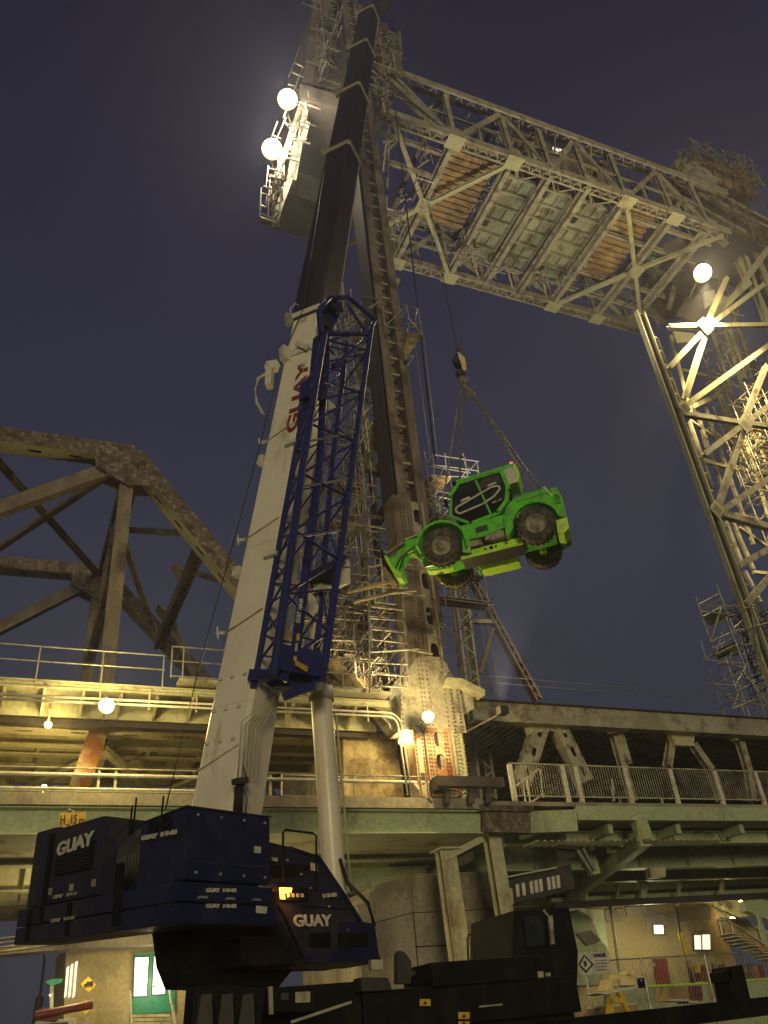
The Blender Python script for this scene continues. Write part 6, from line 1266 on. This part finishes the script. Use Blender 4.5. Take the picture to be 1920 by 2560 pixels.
# ------------------------------------------------------------------ yard at bottom right
T = thing('workshop_building', P('C14', 900, 700, Y=36), 'ochre block-walled workshop with small lit windows at bottom right', 'building')
plate(T, 'wall', 'C14', [(480, 240), (1345, 225), (1500, 640), (1500, 1300), (560, 1300)], 4, 'wall', Y=36)
for q, m_ in ((((720, 262), (830, 255), (850, 325), (725, 335)), 'concrete'), (((838, 248), (1000, 240), (1010, 290), (850, 300)), 'cwt2'), (((950, 295), (1135, 280), (1140, 350), (960, 360)), 'cwt2'), (((1150, 255), (1330, 240), (1330, 320), (1155, 330)), 'cwt'), (((1200, 335), (1310, 330), (1320, 385), (1215, 390)), 'concrete'), (((490, 250), (715, 262), (740, 500), (570, 470)), 'steel_green')):
    plate(T, 'block', 'C14', q, .12, m_, Y=35.9)
def win(q, mt_, Yw=35.85):
    plate(T, 'window_frame', 'C14', [(q[0] - 6, q[1] - 6), (q[2] + 4, q[1] - 6), (q[2] + 8, q[3] + 6), (q[0] - 2, q[3] + 6)], .06, 'dark', Y=Yw); plate(T, 'window_pane', 'C14', [(q[0], q[1]), (q[2], q[1]), (q[2] + 3, q[3]), (q[0] + 3, q[3])], .03, mt_, Y=Yw - .05)
win((1003, 352, 1055, 402), 'litwin'); win((1236, 410, 1272, 492), 'litwin2'); win((1282, 406, 1325, 492), 'litwin2')
plate(T, 'red_door', 'C14', [(1000, 545), (1075, 545), (1095, 690), (1020, 692)], .08, 'red', Y=35.8)
light(T, P('C14', 1000, 400, Y=33.5), 140, (1, .86, .48), .4)  # added light without a fixture, brightens the workshop wall
for q, lb, mt_, w_, Y_ in (((752, 250, 822, 640), 'slanting pale pole in front of the workshop wall', 'steel_pale', .14, 33), ((1150, 395, 1195, 530), 'x', 'yellow', .2, 31)):
    if lb != 'x': t = thing('pole', P('C14', q[2], q[3], Y=Y_), lb, 'pole'); pbar(t, 'shaft', 'C14', (q[0], q[1], q[2] + 60, 1200), w_, w_, mt_, Y_, shape='tube'); pbar(t, 'pole_cap', 'C14', (q[0] - 1, q[1] - 8, q[0] + 2, q[1] + 10), .2, .2, mt_, Y_, shape='tube')
t = thing('pole', P('C14', 1235, 680, Y=31), 'yellow painted pole with pale lower half by the workshop', 'pole')
pbar(t, 'upper_shaft', 'C14', (1132, 250, 1152, 395), .1, .1, 'dark', 31, shape='tube'); pbar(t, 'middle_shaft', 'C14', (1152, 395, 1192, 530), .2, .2, 'yellow', 31, shape='tube'); pbar(t, 'lower_shaft', 'C14', (1192, 530, 1330, 1200), .2, .2, 'rust_lit', 31, shape='tube')
T = thing('external_stairs', P('C14', 1500, 520, Y=33), 'pale external staircase clad in mesh at the right picture edge', 'stairs')
plate(T, 'side_panel', 'C14', [(1365, 320), (1430, 325), (1530, 318), (1640, 390), (1720, 470), (1720, 560), (1640, 500), (1500, 478), (1420, 468), (1385, 410)], .1, 'rust_lit', Y=33)
for q in ((1330, 240, 1400, 275), (1365, 320, 1530, 318), (1430, 325, 1700, 500), (1530, 318, 1545, 370), (1600, 350, 1625, 440), (1445, 330, 1470, 470), (1640, 380, 1720, 430), (1400, 270, 1700, 420), (1470, 410, 1640, 520), (1380, 330, 1400, 420), (1330, 235, 1420, 300)): pbar(T, 'rail', 'C14', q, .08, .08, 'whiteclean', 32.9, shape='tube')
for i in range(9): plate(T, 'tread', 'C14', [(1440 + i * 30, 395 + i * 18), (1500 + i * 30, 405 + i * 18), (1500 + i * 30, 409 + i * 18), (1440 + i * 30, 399 + i * 18)], .9, 'whiteclean', Y=32.0)
plate(T, 'canopy', 'C14', [(1520, 215), (1600, 190), (1700, 230), (1680, 330), (1540, 270)], .4, 'steel_green', Y=31); pbar(T, 'canopy_post', 'C14', (1600, 290, 1660, 480), .14, .14, 'steel_green', 31)
T = thing('retaining_wall', P('C14', 1300, 690, Y=28), 'low green painted retaining wall with a pale top edge at bottom right', 'wall')
plate(T, 'wall_face', 'C14', [(760, 712), (1240, 694), (1800, 655), (1800, 1300), (760, 1300)], .5, 'steel_green', Y=28); plate(T, 'coping', 'C14', [(900, 700), (1240, 684), (1800, 645), (1800, 655), (1240, 694), (900, 712)], .8, 'lime_lit', Y=27.9)
t = thing('green_pedestal', P('C14', 700, 480, Y=33), 'grey green rounded machine housing left of the danger sign', 'housing')
plate(t, 'body', 'C14', [(520, 300), (560, 260), (640, 300), (700, 440), (740, 480), (700, 700), (560, 700)], 1.0, 'steel_green', Y=33.5, bevel=.08)
plate(t, 'cap', 'C14', [(560, 400), (640, 380), (700, 440), (620, 470)], .2, 'cwt', Y=33.3, bevel=.04)
T = thing('danger_sign', P('C14', 650, 570, Y=19), 'white danger sign board with a black warning triangle on the fence', 'sign')
plate(T, 'board', 'C14', [(556, 510), (742, 505), (756, 630), (585, 642)], .03, 'decal', Y=19)
plate(T, 'triangle', 'C14', [(600, 520), (655, 578), (612, 628), (566, 580)], .006, 'signblack', Y=18.97); plate(T, 'triangle_inset', 'C14', [(602, 534), (642, 578), (611, 614), (578, 580)], .006, 'letter', Y=18.955); plate(T, 'triangle_mark', 'C14', [(596, 560), (612, 560), (616, 590), (602, 590)], .004, 'signblack', Y=18.94)
a_ = P('C14', 655, 538, Y=18.97); b_ = P('C14', 728, 534, Y=18.97); text(T, 'lettering', 'DANGER', a_, b_ - a_, (0, 0, 1), .085, 'signblack', width=(b_ - a_).length, extrude=.003)
for i in range(4): pbar(T, 'print_line', 'C14', (668, 556 + i * 18, 732, 553 + i * 18), .004, .02, 'steel', 18.97)
T = thing('wire_fence', P('C14', 800, 900, Y=19.1), 'thin chain link yard fence with pale posts at bottom right', 'fence')
for q in ((600, 560, 690, 1100), (925, 540, 1040, 1100), (1290, 520, 1420, 1100)): pbar(T, 'post', 'C14', q, .07, .07, 'galv', 19.15, shape='tube')
pbar(T, 'top_rail', 'C14', (560, 565, 1659, 500), .035, .035, 'galv', 19.15, shape='tube')
A = Acc()
for i in range(60):
    x = 600 + i * 19
    A.bar(P('C14', x, 562 - (x - 600) * .05, Y=19.2), P('C14', x + 160, 1000, Y=19.2), .006, .006); A.bar(P('C14', x, 562 - (x - 600) * .05, Y=19.2), P('C14', x - 80, 1000, Y=19.2), .006, .006)
A.build('chain_link_mesh', 'galv', T)
T = thing('sawhorse', P('C14', 790, 900, Y=16), 'yellow A-frame stand under the heap of cream sacks', 'stand')
for q in ((760, 720, 740, 1050), (790, 720, 870, 900), (870, 900, 930, 1060), (750, 730, 740, 900), (735, 790, 830, 785)): pbar(T, 'leg', 'C14', q, .11, .08, 'yellow', 16, shape='box')
plate(T, 'top_board', 'C14', [(680, 745), (720, 735), (910, 700), (912, 712), (730, 752)], .5, 'letter', Y=15.9)
T = thing('sack_heap', P('C14', 840, 700, Y=16.2), 'heap of cream folded sacks on the yellow stand', 'sacks')
for q in ((740, 660, 800, 705), (790, 632, 850, 668), (850, 612, 880, 640), (800, 660, 905, 700), (730, 690, 770, 730), (840, 640, 900, 668)): plate(T, 'sack', 'C14', [(q[0], q[3]), (q[0] + 6, q[1] + 6), ((q[0] + q[2]) / 2, q[1]), (q[2] - 4, q[1] + 8), (q[2], q[3])], .35, 'hookcream', Y=16.1, bevel=.03)
t = thing('blue_can', P('C14', 928, 700, Y=16.3), 'small blue can beside the cream sacks', 'can'); mt_ = Matrix.Translation(P('C14', 928, 685, Y=16.3)) @ Matrix.Rotation(math.pi / 2, 4, 'X')
lathe('body', [(0, .09), (.075, .09), (.08, .06), (.08, -.09), (0, -.09)], 'blue', t, mt_, n=14); bar(t, 'handle', P('C14', 921, 668, Y=16.3), P('C14', 935, 668, Y=16.3), .015, .02, 'galv')
t = thing('timber_table', P('C14', 750, 850, Y=17), 'low table of rough planks below the danger sign', 'table')
plate(t, 'tabletop', 'C14', [(620, 830), (900, 808), (925, 850), (900, 862), (600, 882)], .12, 'wood', Y=17); pbar(t, 'edge_strip', 'C14', (620, 830, 900, 806), .05, .03, 'letter', 16.95)
for q in ((640, 880, 640, 1100), (880, 860, 900, 1100)): pbar(t, 'leg', 'C14', q, .08, .08, 'wood', 17)
for q, lb in (((1085, 705, 1200, 790), 'wider red and cream crate on the ledge at bottom right'), ((1212, 700, 1280, 800), 'narrow red crate right of the wide crate')):
    t = thing('crate', P('C14', q[0], q[3], Y=20), lb, 'crate')
    plate(t, 'body', 'C14', [(q[0], q[1]), (q[2], q[1]), (q[2] + 6, q[3]), (q[0] - 6, q[3])], .5, 'red' if q[0] > 1200 else 'wood', Y=20, bevel=.02); pbar(t, 'white_band', 'C14', (q[0] - 8, q[3] - 6, q[2] + 8, q[3] - 6), .02, .05, 'letter', 19.95)
for i, (q, mt_, lb) in enumerate((((1238, 585, 1270, 625), 'signyellow', 'small orange notice on the fence in front of the red stacks'), ((985, 570, 1005, 590), 'letter', 'tiny white notice left of the red door'))):
    t = tag(plate(None, 'notice', 'C14', [(q[0], q[1]), (q[2], q[1]), (q[2] + 2, q[3]), (q[0] + 2, q[3])], .03, mt_, Y=27), lb, 'notice')
t = thing('stacked_material', P('C14', 1400, 670, Y=30), 'rusty red stacked boards and posts behind the green wall', 'boards')
for i, x in enumerate((1255, 1300, 1340, 1380, 1470, 1540, 1600)): plate(t, 'board', 'C14', [(x, 585 - i % 3 * 8), (x + 30, 582 - i % 2 * 10), (x + 48, 670), (x + 14, 676)], .3, ('red', 'wood', 'rust')[i % 3], Y=30)
# slatted panel before a lit wall, its light slots painted as pale plates
T = thing('slatted_panel', P('C13', 300, 1200, Y=24.6), 'dark slatted panel under the right walkway, light between slats painted as pale plates', 'cabinet')
plate(T, 'case', 'C13', [(130, 1165), (520, 1060), (545, 1160), (540, 1200), (380, 1245), (180, 1290), (140, 1240)], 1.2, 'dark', Y=24.9)
for x0, n_ in ((205, 1), (240, 1), (285, 3), (385, 3)):
    for j in range(n_): x = x0 + j * 27; y = 1178 - (x - 205) * .22; plate(T, 'light_slot', 'C13', [(x, y), (x + 18, y - 4), (x + 26, y + 68), (x + 8, y + 72)], .03, 'letter', Y=24.85)
plate(T, 'end_panel', 'C13', [(140, 1205), (185, 1198), (195, 1290), (150, 1290)], .1, 'steel_pale', Y=24.8)
pbar(T, 'top_rail', 'C13', (130, 1140, 440, 1080), .05, .05, 'steel_pale', 24.7)
for q in ((120, 1045, 235, 1005), (560, 980, 640, 1110), (590, 970, 660, 1100), (440, 960, 560, 970), (130, 1060, 250, 1030)): pbar(T, 'pipe', 'C13', q, .1, .1, 'galv' if q[0] in (560, 590) else 'dark', 25)
plate(T, 'dark_plate', 'C13', [(440, 960), (520, 955), (560, 1020), (460, 1040)], .1, 'dark', Y=25.2)
# soffit grid and dark bearers low under the right deck
T = thing('under_deck_frame', P('C14', 900, 200, Y=33), 'dark horizontal bearer frame low under the right deck', 'frame')
for i in range(6): pbar(T, 'bearer', 'C14', (420 - i * 15, 240 - i * 22, 1720, 180 - i * 24), .25, .25, 'steel_green' if i % 2 else 'dark', 31 + i * .8)
for x in (620, 800, 940, 1150, 1400): pbar(T, 'hanger', 'C14', (x, 60, x - 14, 235), .14, .14, 'steel_pale', 31)

# ------------------------------------------------------------------ haze volume added for the glow round the floodlights
HAZE = True
if HAZE:
    hm = bpy.data.materials.new('haze_air'); hm.use_nodes = True; n_ = hm.node_tree; n_.nodes.clear()
    o_ = n_.nodes.new('ShaderNodeOutputMaterial'); pv = n_.nodes.new('ShaderNodeVolumePrincipled'); pv.inputs['Color'].default_value = (.74, .76, 1, 1); pv.inputs['Density'].default_value = .0019; pv.inputs['Anisotropy'].default_value = .55
    n_.links.new(pv.outputs[0], o_.inputs['Volume']); M['haze'] = hm
    hz = box(None, 'haze', (-90, -60, -1.5), (140, 180, 85), 'haze'); hz['kind'] = 'stuff'

# ------------------------------------------------------------------ repeats share a group
GR = {'lamp': 'lamps on the bridge and in the yard', 'scaffolding': 'clusters of scaffold tubes', 'scaffold': 'scaffold towers', 'railing': 'railings along the decks', 'column': 'pale steel columns by the pier',
      'road sign': 'yellow diamond road signs', 'tree': 'bare trees at the left edge', 'crate': 'red crates on the ledge', 'sling': 'chain slings under the hook', 'pier': 'concrete piers', 'lift tower': 'lift towers', 'pole': 'poles by the workshop', 'notice': 'small notices'}
for o in list(COL.objects):
    if o.parent is None and 'category' in o and o['category'] in GR and 'group' not in o: o['group'] = GR[o['category']]
